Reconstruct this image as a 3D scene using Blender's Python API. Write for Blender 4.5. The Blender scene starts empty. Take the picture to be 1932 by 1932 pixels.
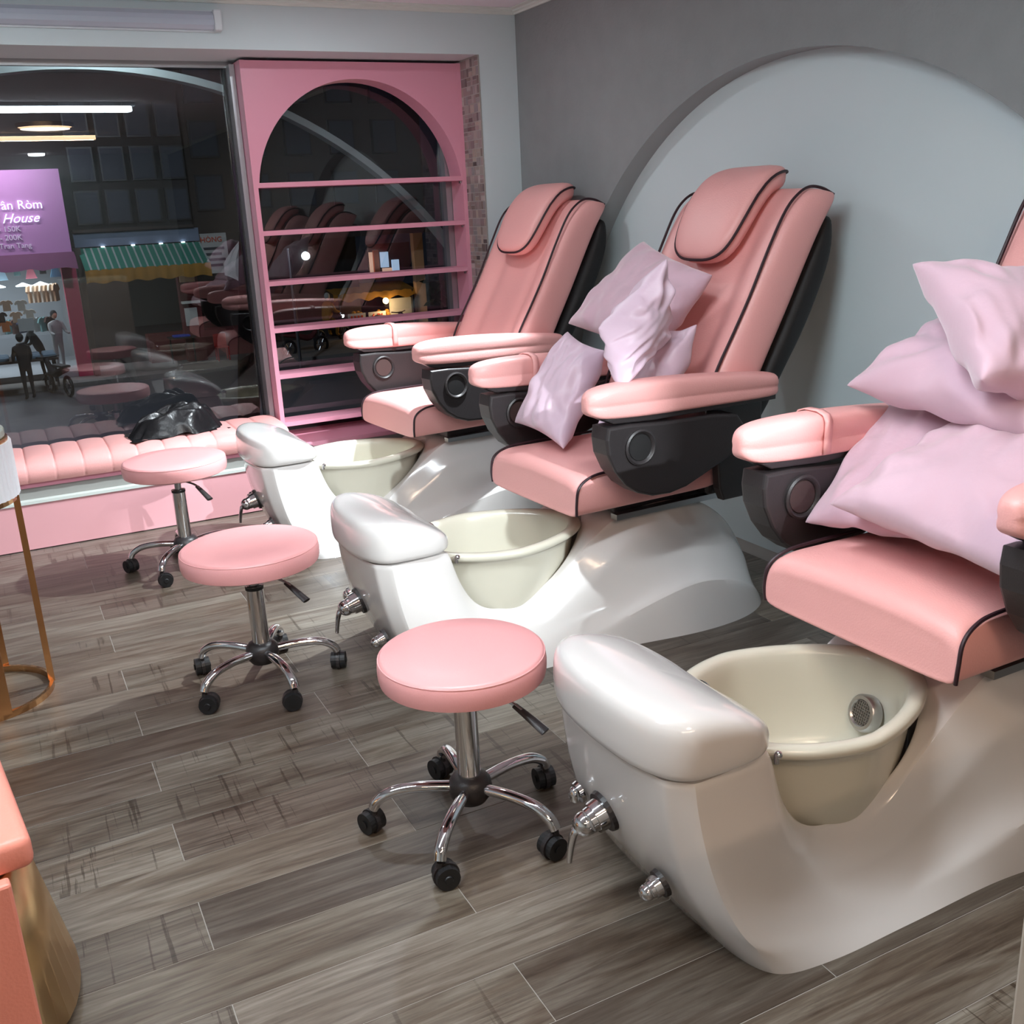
import bpy, bmesh, math, random
from mathutils import Vector, Matrix, noise
random.seed(7)
PI = math.pi
sc = bpy.context.scene
COL = sc.collection

# ------------------------------------------------------------------ camera
cd = bpy.data.cameras.new('camera'); cam = bpy.data.objects.new('camera', cd); COL.objects.link(cam)
cd.sensor_width = 36.0; cd.lens = 35.616; cd.clip_start = 0.02; cd.clip_end = 300
CR = ((0.88949665, -0.17219509, 0.42325473), (-0.45446452, -0.2370634, 0.85864017), (-0.04751542, -0.95611181, -0.28912366))
cam.matrix_world = Matrix(((CR[0][0], -CR[0][1], -CR[0][2], 0), (CR[1][0], -CR[1][1], -CR[1][2], 0), (CR[2][0], -CR[2][1], -CR[2][2], 1.5), (0, 0, 0, 1)))
sc.camera = cam

# ------------------------------------------------------------------ view, world
sc.view_settings.view_transform = 'Standard'; sc.view_settings.look = 'None'
sc.view_settings.gamma = 1.0; sc.view_settings.use_curve_mapping = False
sc.view_settings.exposure = -0.18
w = bpy.data.worlds.new('night'); sc.world = w; w.use_nodes = True
w.node_tree.nodes['Background'].inputs[0].default_value = (0.012, 0.014, 0.02, 1)
w.node_tree.nodes['Background'].inputs[1].default_value = 0.6

# ------------------------------------------------------------------ lights
def light(kind, name, loc, energy, color, **k):
    d = bpy.data.lights.new(name, kind); d.energy = energy; d.color = color
    for a, v in k.items(): setattr(d, a, v)
    o = bpy.data.objects.new(name, d); COL.objects.link(o); o.location = loc
    return o
def aim(o, target):
    o.rotation_euler = (Vector(target) - o.location).to_track_quat('-Z', 'Y').to_euler()
# two cold downlights near the arch wall throw the hard stool and basin shadows
sp = light('SPOT', 'cold_spot', (1.72, -1.50, 2.44), 1150, (0.86, 0.95, 1.0), spot_size=math.radians(15.5), spot_blend=0.6, shadow_soft_size=0.03)
aim(sp, (1.36, 2.95, 0.62))
sq = light('SPOT', 'cold_spot', (2.30, 3.85, 2.44), 720, (0.86, 0.95, 1.0), spot_size=math.radians(66), spot_blend=0.6, shadow_soft_size=0.03)
aim(sq, (0.70, 4.55, 0.0))
# light thrown by the linear and round ceiling lamps (their bodies are built below)
a1 = light('AREA', 'white_tube_light', (0.1, 1.68, 2.424), 58, (0.84, 0.93, 1.0), shape='RECTANGLE', size=2.5, size_y=0.07)
a2 = light('AREA', 'warm_tube_light', (0.1, -1.38, 2.424), 34, (1.0, 0.72, 0.54), shape='RECTANGLE', size=2.5, size_y=0.07)
a3 = light('AREA', 'round_lamp_light', (0.79, -0.2, 2.446), 10, (1.0, 0.86, 0.74), shape='DISK', size=0.46)

for x in (0.1, 1.5):
    light('AREA', 'added_header_fill', (x, 4.42, 2.47), 9, (0.88, 0.95, 1.0), shape='DISK', size=0.12)  # added fill, out of view, to brighten the window header

# ------------------------------------------------------------------ materials
def srgb(r, g, b):
    f = lambda c: (c / 255 / 12.92) if c / 255 <= 0.04045 else ((c / 255 + 0.055) / 1.055) ** 2.4
    return (f(r), f(g), f(b), 1)
def mat(name, col, rough=0.5, metal=0.0, coat=0.0, emis=None, estr=0, spec=0.5, bump=None, var=None, sheen=0.0):
    m = bpy.data.materials.new(name); m.use_nodes = True
    nt = m.node_tree; b = nt.nodes['Principled BSDF']
    b.inputs['Base Color'].default_value = col; b.inputs['Roughness'].default_value = rough
    b.inputs['Metallic'].default_value = metal; b.inputs['Coat Weight'].default_value = coat
    b.inputs['Coat Roughness'].default_value = 0.08
    b.inputs['Specular IOR Level'].default_value = spec
    if sheen: b.inputs['Sheen Weight'].default_value = sheen
    if emis: b.inputs['Emission Color'].default_value = emis; b.inputs['Emission Strength'].default_value = estr
    tc = nt.nodes.new('ShaderNodeTexCoord')
    if var:                       # (scale, amount): faint mottling of the paint or fabric itself
        n = nt.nodes.new('ShaderNodeTexNoise'); n.inputs['Scale'].default_value = var[0]; n.inputs['Detail'].default_value = 6
        nt.links.new(tc.outputs['Object'], n.inputs['Vector'])
        mx = nt.nodes.new('ShaderNodeMix'); mx.data_type = 'RGBA'
        mx.inputs[6].default_value = tuple(c * (1 - var[1]) for c in col[:3]) + (1,)
        mx.inputs[7].default_value = tuple(min(1, c * (1 + var[1])) for c in col[:3]) + (1,)
        nt.links.new(n.outputs['Fac'], mx.inputs[0]); nt.links.new(mx.outputs[2], b.inputs['Base Color'])
    if bump:                      # (scale, strength)
        n = nt.nodes.new('ShaderNodeTexNoise'); n.inputs['Scale'].default_value = bump[0]; n.inputs['Detail'].default_value = 4
        nt.links.new(tc.outputs['Object'], n.inputs['Vector'])
        bp = nt.nodes.new('ShaderNodeBump'); bp.inputs['Strength'].default_value = bump[1]; bp.inputs['Distance'].default_value = 0.01
        nt.links.new(n.outputs['Fac'], bp.inputs['Height']); nt.links.new(bp.outputs[0], b.inputs['Normal'])
    return m
M = {}
M['leather'] = mat('pink_leather', srgb(234, 170, 166), 0.42, bump=(220, 0.10), var=(3, 0.04))
M['leather_stool'] = mat('pink_vinyl', srgb(236, 168, 168), 0.35, bump=(260, 0.06))
M['piping'] = mat('dark_piping', srgb(44, 22, 30), 0.5)
M['black'] = mat('black_plastic', srgb(40, 36, 37), 0.42, bump=(300, 0.08))
M['blackgloss'] = mat('black_shell', srgb(18, 16, 17), 0.6)
M['rubber'] = mat('caster_black', srgb(22, 22, 24), 0.5)
M['brown'] = mat('brown_disc', srgb(62, 47, 45), 0.5)
M['gloss'] = mat('white_acrylic', srgb(214, 210, 207), 0.14, coat=0.6, var=(2, 0.02))
M['cream'] = mat('cream_basin', srgb(204, 200, 184), 0.24, coat=0.25, var=(4, 0.05))
M['chrome'] = mat('chrome', (0.72, 0.72, 0.74, 1), 0.07, 1.0)
M['steel'] = mat('brushed_steel', (0.45, 0.45, 0.46, 1), 0.3, 1.0)
M['gold'] = mat('gold_metal', srgb(205, 158, 112), 0.22, 1.0)
M['goldmirror'] = mat('polished_gold', srgb(240, 202, 148), 0.3, 1.0)
M['satin'] = mat('lilac_satin', srgb(214, 188, 204), 0.40, bump=(14, 0.25), sheen=0.3)
M['velvet'] = mat('mauve_velvet', srgb(206, 172, 186), 0.8, bump=(18, 0.2), sheen=0.6)
M['wall'] = mat('pale_grey_paint', srgb(202, 216, 219), 0.75, var=(1.5, 0.03))
M['greywall'] = mat('grey_textured_paint', srgb(136, 141, 142), 0.85, bump=(60, 0.25), var=(9, 0.10))
M['reveal'] = mat('reveal_paint', srgb(158, 162, 163), 0.8)
M['ceil'] = mat('ceiling_paint', srgb(232, 230, 236), 0.8)
M['pinkpaint'] = mat('pink_laminate', srgb(226, 156, 176), 0.38)
M['pinkpanel'] = mat('pink_bench_panel', srgb(232, 172, 178), 0.5)
M['trimwhite'] = mat('white_trim', srgb(214, 222, 216), 0.5)
M['greyledge'] = mat('grey_ledge', srgb(150, 150, 146), 0.7)
M['alu'] = mat('aluminium_frame', (0.42, 0.43, 0.45, 1), 0.38, 0.8)
M['darkframe'] = mat('dark_window_frame', srgb(34, 34, 38), 0.4)
M['grout'] = mat('grout', srgb(158, 154, 148), 0.9)
M['ribwhite'] = mat('white_fluted_paint', srgb(222, 224, 228), 0.35)
M['sage'] = mat('sage_top', srgb(172, 182, 172), 0.25, coat=0.3)
M['beige'] = mat('beige_laminate', srgb(176, 164, 150), 0.5)
M['coral'] = mat('coral_leather', srgb(238, 150, 132), 0.42, bump=(160, 0.08))
M['diffuser'] = mat('tube_diffuser', srgb(178, 190, 204), 0.25, coat=0.3)
M['endcap'] = mat('tube_end_cap', srgb(205, 214, 218), 0.4)
M['blackcloth'] = mat('black_vinyl_cloth', srgb(24, 24, 26), 0.28, bump=(26, 0.3))
M['whitetube'] = mat('lit_white_tube', (1, 1, 1, 1), emis=(0.85, 0.95, 1, 1), estr=40)
M['warmtube'] = mat('lit_warm_tube', (1, 1, 1, 1), emis=(1.0, 0.66, 0.38, 1), estr=14)
M['mesh'] = mat('suction_mesh', srgb(120, 114, 106), 0.5, 0.6)

def glass_mat():
    m = bpy.data.materials.new('window_glass'); m.use_nodes = True; nt = m.node_tree
    nt.nodes.clear()
    out = nt.nodes.new('ShaderNodeOutputMaterial'); mx = nt.nodes.new('ShaderNodeMixShader')
    tr = nt.nodes.new('ShaderNodeBsdfTransparent'); tr.inputs[0].default_value = (0.80, 0.82, 0.84, 1)
    gl = nt.nodes.new('ShaderNodeBsdfGlossy'); gl.inputs['Roughness'].default_value = 0.0; gl.inputs[0].default_value = (1, 1, 1, 1)
    fr = nt.nodes.new('ShaderNodeFresnel'); fr.inputs[0].default_value = 1.62
    nt.links.new(fr.outputs[0], mx.inputs[0]); nt.links.new(tr.outputs[0], mx.inputs[1]); nt.links.new(gl.outputs[0], mx.inputs[2])
    nt.links.new(mx.outputs[0], out.inputs[0]); return m
M['glass'] = glass_mat()

def plank_mat():
    m = bpy.data.materials.new('grey_wood_tile'); m.use_nodes = True; nt = m.node_tree; L = nt.links.new
    N = nt.nodes.new; b = nt.nodes['Principled BSDF']
    tc = N('ShaderNodeTexCoord'); oi = N('ShaderNodeObjectInfo')
    add = N('ShaderNodeVectorMath'); add.operation = 'ADD'
    sc_ = N('ShaderNodeVectorMath'); sc_.operation = 'SCALE'; sc_.inputs[3].default_value = 37.0
    L(oi.outputs['Random'], sc_.inputs[0]); L(tc.outputs['Object'], add.inputs[0]); L(sc_.outputs[0], add.inputs[1])
    def nz(scale_vec, scale, detail=5, rough=0.6, dist=0.0):
        mp = N('ShaderNodeMapping'); mp.inputs['Scale'].default_value = scale_vec; L(add.outputs[0], mp.inputs[0])
        n = N('ShaderNodeTexNoise'); n.inputs['Scale'].default_value = scale; n.inputs['Detail'].default_value = detail
        n.inputs['Roughness'].default_value = rough; n.inputs['Distortion'].default_value = dist
        L(mp.outputs[0], n.inputs['Vector']); return n.outputs['Fac']
    def ramp(src, stops):
        r = N('ShaderNodeValToRGB'); e = r.color_ramp.elements
        e[0].position, e[0].color = stops[0]; e[1].position, e[1].color = stops[-1]
        for p, c in stops[1:-1]: q = e.new(p); q.color = c
        L(src, r.inputs[0]); return r.outputs[0]
    def mix(kind, fac, a, c):
        x = N('ShaderNodeMix'); x.data_type = 'RGBA'; x.blend_type = kind
        if isinstance(fac, float): x.inputs[0].default_value = fac
        else: L(fac, x.inputs[0])
        L(a, x.inputs[6]); L(c, x.inputs[7]); return x.outputs[2]
    grain = nz((1.3, 24, 1), 3.4, 10, 0.68, 0.5)
    base = ramp(grain, [(0.28, srgb(92, 83, 75)), (0.5, srgb(130, 123, 114)), (0.72, srgb(156, 152, 144))])
    tone = ramp(oi.outputs['Random'], [(0.0, srgb(150, 140, 132)), (0.3, srgb(215, 210, 202)), (0.62, srgb(176, 160, 150)), (0.8, srgb(246, 244, 238)), (1.0, srgb(196, 190, 178))])
    c1 = mix('MULTIPLY', 0.85, base, tone)
    # broad darker streaks and brown patches
    st = ramp(nz((0.7, 5, 1), 2.0, 4, 0.6, 1.2), [(0.40, (1, 1, 1, 1)), (0.60, srgb(178, 160, 146)), (0.68, srgb(150, 128, 112))])
    c2 = mix('MULTIPLY', 0.75, c1, st)
    # saw marks across some boards
    saw = ramp(nz((19, 0.8, 1), 2.6, 4, 0.62, 0.25), [(0.0, (0.25, 0.22, 0.2, 1)), (0.385, (0.5, 0.46, 0.43, 1)), (0.415, (1, 1, 1, 1))])
    saw2 = ramp(nz((1, 60, 1), 2.6, 2, 0.5, 0.3), [(0.0, (0.4, 0.38, 0.36, 1)), (0.36, (0.7, 0.68, 0.66, 1)), (0.42, (1, 1, 1, 1))])
    sm = mix('MULTIPLY', 1.0, saw, saw2)
    rnd = N('ShaderNodeMath'); rnd.operation = 'FRACT'; ml = N('ShaderNodeMath'); ml.operation = 'MULTIPLY'; ml.inputs[1].default_value = 13.7
    L(oi.outputs['Random'], ml.inputs[0]); L(ml.outputs[0], rnd.inputs[0])
    gt = N('ShaderNodeMath'); gt.operation = 'GREATER_THAN'; gt.inputs[1].default_value = 0.4; L(rnd.outputs[0], gt.inputs[0])
    area = N('ShaderNodeMath'); area.operation = 'MULTIPLY'
    ar = ramp(nz((0.8, 1.5, 1), 2.2, 2, 0.5), [(0.34, (0, 0, 0, 1)), (0.46, (1, 1, 1, 1))])
    L(ar, area.inputs[0]); L(gt.outputs[0], area.inputs[1])
    c3 = mix('MULTIPLY', area.outputs[0], c2, sm)
    L(c3, b.inputs['Base Color'])
    b.inputs['Roughness'].default_value = 0.34
    bp = N('ShaderNodeBump'); bp.inputs['Strength'].default_value = 0.12; bp.inputs['Distance'].default_value = 0.004
    L(grain, bp.inputs['Height']); L(bp.outputs[0], b.inputs['Normal'])
    return m
M['plank'] = plank_mat()

def mosaic_mat():
    m = bpy.data.materials.new('mosaic_tile'); m.use_nodes = True; nt = m.node_tree; L = nt.links.new; N = nt.nodes.new
    b = nt.nodes['Principled BSDF']; g = N('ShaderNodeNewGeometry'); r = N('ShaderNodeValToRGB')
    L(g.outputs['Random Per Island'], r.inputs[0]); L(r.outputs[0], b.inputs['Base Color'])
    e = r.color_ramp.elements; e[0].color = srgb(122, 110, 110); e[1].color = srgb(190, 178, 174)
    for p, c in ((0.3, srgb(160, 142, 140)), (0.5, srgb(136, 134, 136)), (0.7, srgb(176, 162, 150)), (0.88, srgb(84, 70, 72))): q = e.new(p); q.color = c
    b.inputs['Roughness'].default_value = 0.2; return m
M['mosaic'] = mosaic_mat()

# ------------------------------------------------------------------ mesh helpers
def link(name, me, m=None, parent=None, smooth=False, sub=0, loc=None):
    o = bpy.data.objects.new(name, me); COL.objects.link(o)
    if m is not None: me.materials.append(M[m] if isinstance(m, str) else m)
    if parent is not None: o.parent = parent
    if smooth: me.polygons.foreach_set('use_smooth', [True] * len(me.polygons))
    if smooth and not sub: me.set_sharp_from_angle(angle=math.radians(42))
    if sub:
        s = o.modifiers.new('sub', 'SUBSURF'); s.levels = sub; s.render_levels = sub
    if loc: o.location = loc
    return o
def pyd(name, v, f, m=None, parent=None, smooth=False, sub=0, loc=None):
    me = bpy.data.meshes.new(name); me.from_pydata([tuple(p) for p in v], [], f)
    bm = bmesh.new(); bm.from_mesh(me); bmesh.ops.recalc_face_normals(bm, faces=bm.faces); bm.to_mesh(me); bm.free()
    return link(name, me, m, parent, smooth, sub, loc)
def bmo(name, bm, m=None, parent=None, smooth=False, sub=0, loc=None):
    me = bpy.data.meshes.new(name); bm.to_mesh(me); bm.free()
    return link(name, me, m, parent, smooth, sub, loc)
def addbox(bm, x0, x1, y0, y1, z0, z1, bev=0.0, seg=2):
    r = bmesh.ops.create_cube(bm, size=1)
    vs = r['verts']
    for v in vs: v.co = Vector((x0 + (v.co.x + .5) * (x1 - x0), y0 + (v.co.y + .5) * (y1 - y0), z0 + (v.co.z + .5) * (z1 - z0)))
    if bev > 0:
        es = list({e for v in vs for e in v.link_edges})
        bmesh.ops.bevel(bm, geom=es, offset=bev, segments=seg, profile=0.5, affect='EDGES')
def box(name, x0, x1, y0, y1, z0, z1, m, parent=None, bev=0.0, seg=2, smooth=False):
    bm = bmesh.new(); addbox(bm, x0, x1, y0, y1, z0, z1, bev, seg); return bmo(name, bm, m, parent, smooth)
def rings(name, R, m, parent=None, cap0=True, cap1=True, smooth=True, sub=0, closed=True):
    n = len(R[0]); v = [p for r in R for p in r]; f = []
    for i in range(len(R) - 1):
        for j in range(n if closed else n - 1):
            k = (j + 1) % n
            f.append((i * n + j, i * n + k, (i + 1) * n + k, (i + 1) * n + j))
    if cap0: f.append(tuple(range(n)))
    if cap1: f.append(tuple((len(R) - 1) * n + j for j in range(n)))
    return pyd(name, v, f, m, parent, smooth, sub)
def lathe(name, prof, m, parent=None, n=32, smooth=True, center=(0, 0, 0), axis='z', cap=True):
    R = []
    for r, h in prof:
        ring = []
        for k in range(n):
            a = 2 * PI * k / n; c, s = r * math.cos(a), r * math.sin(a)
            p = (c, s, h) if axis == 'z' else ((c, h, s) if axis == 'y' else (h, c, s))
            ring.append((p[0] + center[0], p[1] + center[1], p[2] + center[2]))
        R.append(ring)
    return rings(name, R, m, parent, cap, cap, smooth)
def spline(P, n):                    # Catmull-Rom through the points
    P = [Vector(p) for p in P]; Q = [P[0] * 2 - P[1]] + P + [P[-1] * 2 - P[-2]]; out = []
    for i in range(1, len(Q) - 2):
        a, b, c, d = Q[i - 1], Q[i], Q[i + 1], Q[i + 2]
        for k in range(n):
            t = k / n
            out.append(0.5 * ((2 * b) + (c - a) * t + (2 * a - 5 * b + 4 * c - d) * t * t + (3 * b - a - 3 * c + d) * t ** 3))
    out.append(P[-1]); return out
def tube_mesh(bm, P, r, n=10, taper=None, flat=1.0):
    P = [Vector(p) for p in P]; rr = []; up = Vector((0, 0, 1))
    for i, p in enumerate(P):
        t = (P[min(i + 1, len(P) - 1)] - P[max(i - 1, 0)]).normalized()
        if abs(t.dot(up)) > 0.98: up = Vector((0, 1, 0)) if abs(t.y) < .9 else Vector((1, 0, 0))
        s = t.cross(up).normalized(); u = s.cross(t).normalized(); up = u
        q = r if taper is None else r * taper[0] + (r * taper[1] - r * taper[0]) * i / (len(P) - 1)
        rr.append([bm.verts.new(p + s * q * math.cos(2 * PI * k / n) + u * q * flat * math.sin(2 * PI * k / n)) for k in range(n)])
    for i in range(len(rr) - 1):
        for k in range(n): bm.faces.new((rr[i][k], rr[i][(k + 1) % n], rr[i + 1][(k + 1) % n], rr[i + 1][k]))
    bm.faces.new(rr[0]); bm.faces.new(rr[-1])
def tube(name, P, r, m, parent=None, n=10, **k):
    bm = bmesh.new(); tube_mesh(bm, P, r, n, **k); bmesh.ops.recalc_face_normals(bm, faces=bm.faces)
    return bmo(name, bm, m, parent, True)
def prism(name, pts, axis, a0, a1, m, parent=None, bev=0.0, smooth=False, seg=2):   # outline in the two other axes, extruded
    bm = bmesh.new()
    def P(p, a): return {'x': (a, p[0], p[1]), 'y': (p[0], a, p[1]), 'z': (p[0], p[1], a)}[axis]
    A = [bm.verts.new(P(p, a0)) for p in pts]; B = [bm.verts.new(P(p, a1)) for p in pts]; n = len(pts)
    bm.faces.new(A); bm.faces.new(B)
    for i in range(n): bm.faces.new((A[i], A[(i + 1) % n], B[(i + 1) % n], B[i]))
    bmesh.ops.recalc_face_normals(bm, faces=bm.faces)
    if bev > 0:
        es = [e for e in bm.edges if (e.verts[0] in A) == (e.verts[1] in A)]
        bmesh.ops.bevel(bm, geom=es, offset=bev, segments=seg, profile=0.5, affect='EDGES')
    return bmo(name, bm, m, parent, smooth)
def empty(name, loc=(0, 0, 0), rz=0.0, label=None, cat=None, group=None):
    o = bpy.data.objects.new(name, None); COL.objects.link(o); o.location = loc; o.rotation_euler = (0, 0, rz)
    o.empty_display_size = 0.1
    return tag(o, label, cat, group)
def tag(o, label=None, cat=None, group=None, kind=None):
    if label: o['label'] = label
    if cat: o['category'] = cat
    if group: o['group'] = group
    if kind: o['kind'] = kind
    return o
def struct(o): o['kind'] = 'structure'; return o
def kids(o): return [c for c in COL.objects if c.parent == o]
def copy_tree(o, parent=None):
    c = o.copy(); COL.objects.link(c); c.parent = parent
    for ch in kids(o): copy_tree(ch, c)
    return c

# ================================================================== THE ROOM
X1 = 2.76; XL = -2.3; YF = 5.27; YB = -5.2; H = 2.5; YG = 5.72
# floor: tile planks, pitch 0.18, half-bond, joints as measured
fl = box('floor', XL, X1 + 0.15, YB, YF + 0.1, -0.06, -0.0012, 'grout'); struct(fl)
y0 = 3.02 - 0.18 * 18
pm = {}
def plank_mesh(l, w):
    key = (round(l, 3), round(w, 3))
    if key not in pm:
        bm = bmesh.new(); addbox(bm, -l / 2, l / 2, -w / 2, w / 2, -0.006, 0.0, 0.0005, 1); me = bpy.data.meshes.new('plank'); bm.to_mesh(me); bm.free()
        me.materials.append(M['plank']); pm[key] = me
    return pm[key]
far = bmesh.new(); g = 0.0010
for row in range(-14, 31):
    ya = y0 + 0.18 * row; yb = min(ya + 0.18, YF - 0.001)
    if yb <= ya + 0.01: continue
    off = 0.19 if row % 2 == 0 else 0.73
    x = off - 1.08 * 4
    while x < X1:
        xa, xb = max(x, XL), min(x + 1.08, X1)
        if xb - xa > 0.02:
            if ya > 0.7 and xb > -0.5:
                o = bpy.data.objects.new('plank', plank_mesh(xb - xa - 2 * g, yb - ya - 2 * g)); COL.objects.link(o)
                o.parent = fl; o.location = ((xa + xb) / 2, (ya + yb) / 2, 0)
            else: addbox(far, xa + g, xb - g, ya + g, yb - g, -0.006, 0)
        x += 1.08
far_o = bmo('planks_out_of_view', far, 'plank', fl); far_o.name = 'plank_field'; far_o['kind'] = 'stuff'

struct(box('ceiling', XL - .1, X1 + .2, YB - .1, YF + .1, H, H + 0.08, 'ceil'))
struct(box('wall_left', XL - 0.1, XL, YB, YF + .6, 0, H, 'wall'))
struct(box('wall_back', XL, X1, YB - 0.1, YB, 0, H, 'wall'))
# arch wall on the right, a 10 cm deep round-topped recess cut into it
def arch_wall():
    cy, cz, r, d = 3.143, 0.225, 1.772, 0.10
    bm = bmesh.new(); n = 72
    a0 = -math.asin(cz / r)
    arc = [(cy + r * math.cos(a0 + (PI - 2 * a0) * k / n), max(0.0, cz + r * math.sin(a0 + (PI - 2 * a0) * k / n))) for k in range(n + 1)]
    V = lambda x, y, z: bm.verts.new((x, y, z))
    F = [V(X1, y, z) for y, z in arc]; a, b, e, f_ = V(X1, YF, 0), V(X1, YF, H), V(X1, YB, 0), V(X1, YB, H)
    bm.faces.new([a, b, f_, e] + F[::-1])
    B = [V(X1 + 0.2, YF, 0), V(X1 + 0.2, YF, H), V(X1 + 0.2, YB, H), V(X1 + 0.2, YB, 0)]; bm.faces.new(B)
    bm.faces.new((b, B[1], B[2], f_)); bm.faces.new((a, B[0], B[1], b)); bm.faces.new((e, f_, B[2], B[3]))
    bmesh.ops.recalc_face_normals(bm, faces=bm.faces)
    w_ = bmo('wall_right', bm, 'greywall')
    bm = bmesh.new()   # reveal and back of the recess
    F = [bm.verts.new((X1, y, z)) for y, z in arc]; G = [bm.verts.new((X1 + d, y, z)) for y, z in arc]
    for k in range(n): bm.faces.new((F[k], F[k + 1], G[k + 1], G[k]))
    bmo('recess_reveal', bm, 'reveal', w_)
    bm = bmesh.new(); bm.faces.new([bm.verts.new((X1 + d, y, z)) for y, z in arc])
    rc = bmo('recess', bm, 'wall', w_); rc['label'] = 'pale smooth arched recess'
    return struct(w_)
arch_wall()

# front wall with the window opening: header, right pier; opening from bench to z 2.275
struct(box('wall_front', XL, X1, YF, YF + 0.55, 2.275, H, 'wall'))
pier = struct(box('wall_front_pier', 2.535, X1, YF, YF + 0.55, 0, 2.275, 'wall')); pier.name = 'wall_front_right'
# mosaic lining of the window jamb, tiny tiles joined
bm = bmesh.new()
rnd = random.Random(3); z = 0.34
lw = 0.0
while z < 2.27:
    y = YF + 0.004; h = 0.046
    while y < YF + 0.25:
        k = rnd.random()
        wv = 0.044 if k < .5 else 0.022
        if k < .3:
            addbox(bm, 2.527, 2.535, y, y + 0.044, z, z + h / 2 - 0.002); addbox(bm, 2.527, 2.535, y, y + 0.044, z + h / 2 + .002, z + h - 0.005); wv = 0.044
        else: addbox(bm, 2.527 + rnd.random() * .001, 2.535, y, y + wv, z, z + h - 0.005)
        y += wv + 0.005
    z += h
mo = bmo('mosaic_tiles', bm, 'mosaic', pier); mo['kind'] = 'stuff'; mo['label'] = 'brown and grey mosaic tile lining'
box('grout_bed', 2.5285, 2.536, YF, YF + 0.42, 0.33, 2.275, 'grout', pier)
# crown moulding
def cornice(name, side):
    prof = [(0, 0), (0.012, 0), (0.016, 0.008), (0.026, 0.012), (0.028, 0.02), (0.05, 0.024), (0.05, 0.028), (0, 0.028)]
    if side == 'front': return prism(name, [(YF - d, H - 0.028 + z) for d, z in prof], 'x', XL, X1, 'trimwhite')
    return prism(name, [(X1 - d, H - 0.028 + z) for d, z in prof], 'y', YB, YF, 'trimwhite')
struct(cornice('trim_1', 'front')); struct(cornice('trim_2', 'right'))
struct(box('trim_3', XL, 2.535, YF + 0.40, YF + 0.43, 2.245, 2.276, 'alu'))   # head of the shopfront frame

# window: frame + two panes
win = struct(bpy.data.objects.new('window_1', None)); COL.objects.link(win); win.location = (0, 0, 0)
box('window_frame', XL, 2.535, YG - 0.03, YG + 0.03, 0.30, 0.385, 'darkframe', win)
box('window_frame', XL, 2.535, YG - 0.015, YG + 0.03, 2.255, 2.275, 'alu', win)
box('mullion', 1.288, 1.314, YG - 0.11, YG + 0.03, 0.385, 2.255, 'alu', win)
box('gasket', 1.280, 1.288, YG - 0.02, YG + 0.03, 0.385, 2.255, 'darkframe', win)
box('mullion', 2.47, 2.52, YG - 0.055, YG + 0.03, 0.385, 2.255, 'alu', win)
box('glass_pane', XL, 1.27, YG - 0.001, YG + 0.001, 0.385, 2.255, 'glass', win)
box('glass_pane', 1.275, 2.50, YG - 0.001, YG + 0.001, 0.385, 2.255, 'glass', win)

# bench built into the window
bench = empty('window_bench', (0.2, YF, 0), 0, 'long low pink bench base built in under the shop window', 'bench')
def pb(name, x0, x1, y0, y1, z0, z1, m, **k):
    o = box(name, x0, x1, y0, y1, z0, z1, m, **k); o.parent = bench; o.matrix_parent_inverse = Matrix.Translation((-0.2, -YF, 0)); return o
pb('front_panel', XL + .01, 2.53, YF - 0.004, YF + 0.02, 0.006, 0.232, 'pinkpanel')
pb('ledge_strip', XL + .01, 2.53, YF - 0.012, YF + 0.05, 0.232, 0.246, 'trimwhite')
pb('riser', XL + .01, 2.53, YF + 0.035, YF + 0.05, 0.246, 0.325, 'greyledge')  # grey colour stands in for shade on the recessed white riser
pb('bench_top', XL + .01, 2.53, YF + 0.02, YF + 0.42, 0.305, 0.328, 'pinkpaint')
# channelled seat cushion (fine grooves every 12 cm)
def cushion():
    L0, L1 = XL + 0.02, 1.30; seg = 0.128; v = []; f = []; xs = []
    x = L1
    while x > L0:
        for t in (0.0, 0.04, 0.10, 0.3, 0.5, 0.7, 0.9, 0.96): xs.append((x - seg * t, math.sin(PI * t) ** 0.35 if t > 0 else 0))
        x -= seg
    prof = [(0.0, 0.0), (-0.012, 0.02), (-0.015, 0.05), (0.0, 0.085), (0.03, 0.108), (0.10, 0.118), (0.22, 0.118), (0.34, 0.118), (0.40, 0.108), (0.405, 0.0)]
    R = []
    for x, b in xs:
        R.append([(x, YF + y + (0.004 * (1 - b) if i < 4 else 0), 0.331 + z - (0.012 * (1 - b) if i > 3 and i < 9 else 0)) for i, (y, z) in enumerate(prof)])
    o = rings('bench_cushion', R, 'leather', smooth=True)
    return tag(o, 'long pink channel-tufted cushion lying on the window bench', 'cushion')
cushion()

# ---- pink arched display shelf
sh = empty('arched_display_shelf', (1.925, 5.58, 0.385), 0, 'tall pink display shelf with a round-arched top standing in the shop window', 'shelf')
def ps(o): o.parent = sh; o.matrix_parent_inverse = Matrix.Translation((-1.925, -5.58, -0.385)); return o
SX0, SX1, SY0, SY1 = 1.317, 2.529, 5.50, 5.66
ps(box('side_panel', SX0, SX0 + 0.024, SY0, SY1, 0.385, 2.262, 'pinkpaint'))
ps(box('side_panel', SX1 - 0.024, SX1, SY0, SY1, 0.385, 2.262, 'pinkpaint'))
for z in (1.662, 1.421, 1.162, 0.914, 0.664, 0.399):
    ps(box('shelf_board', SX0 + 0.024, SX1 - 0.024, SY0 + 0.002, SY1, z - 0.012, z + 0.012, 'pinkpaint'))
ps(box('top_board', SX0 + 0.024, SX1 - 0.024, SY0 + 0.02, SY1, 2.238, 2.262, 'pinkpaint'))
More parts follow.
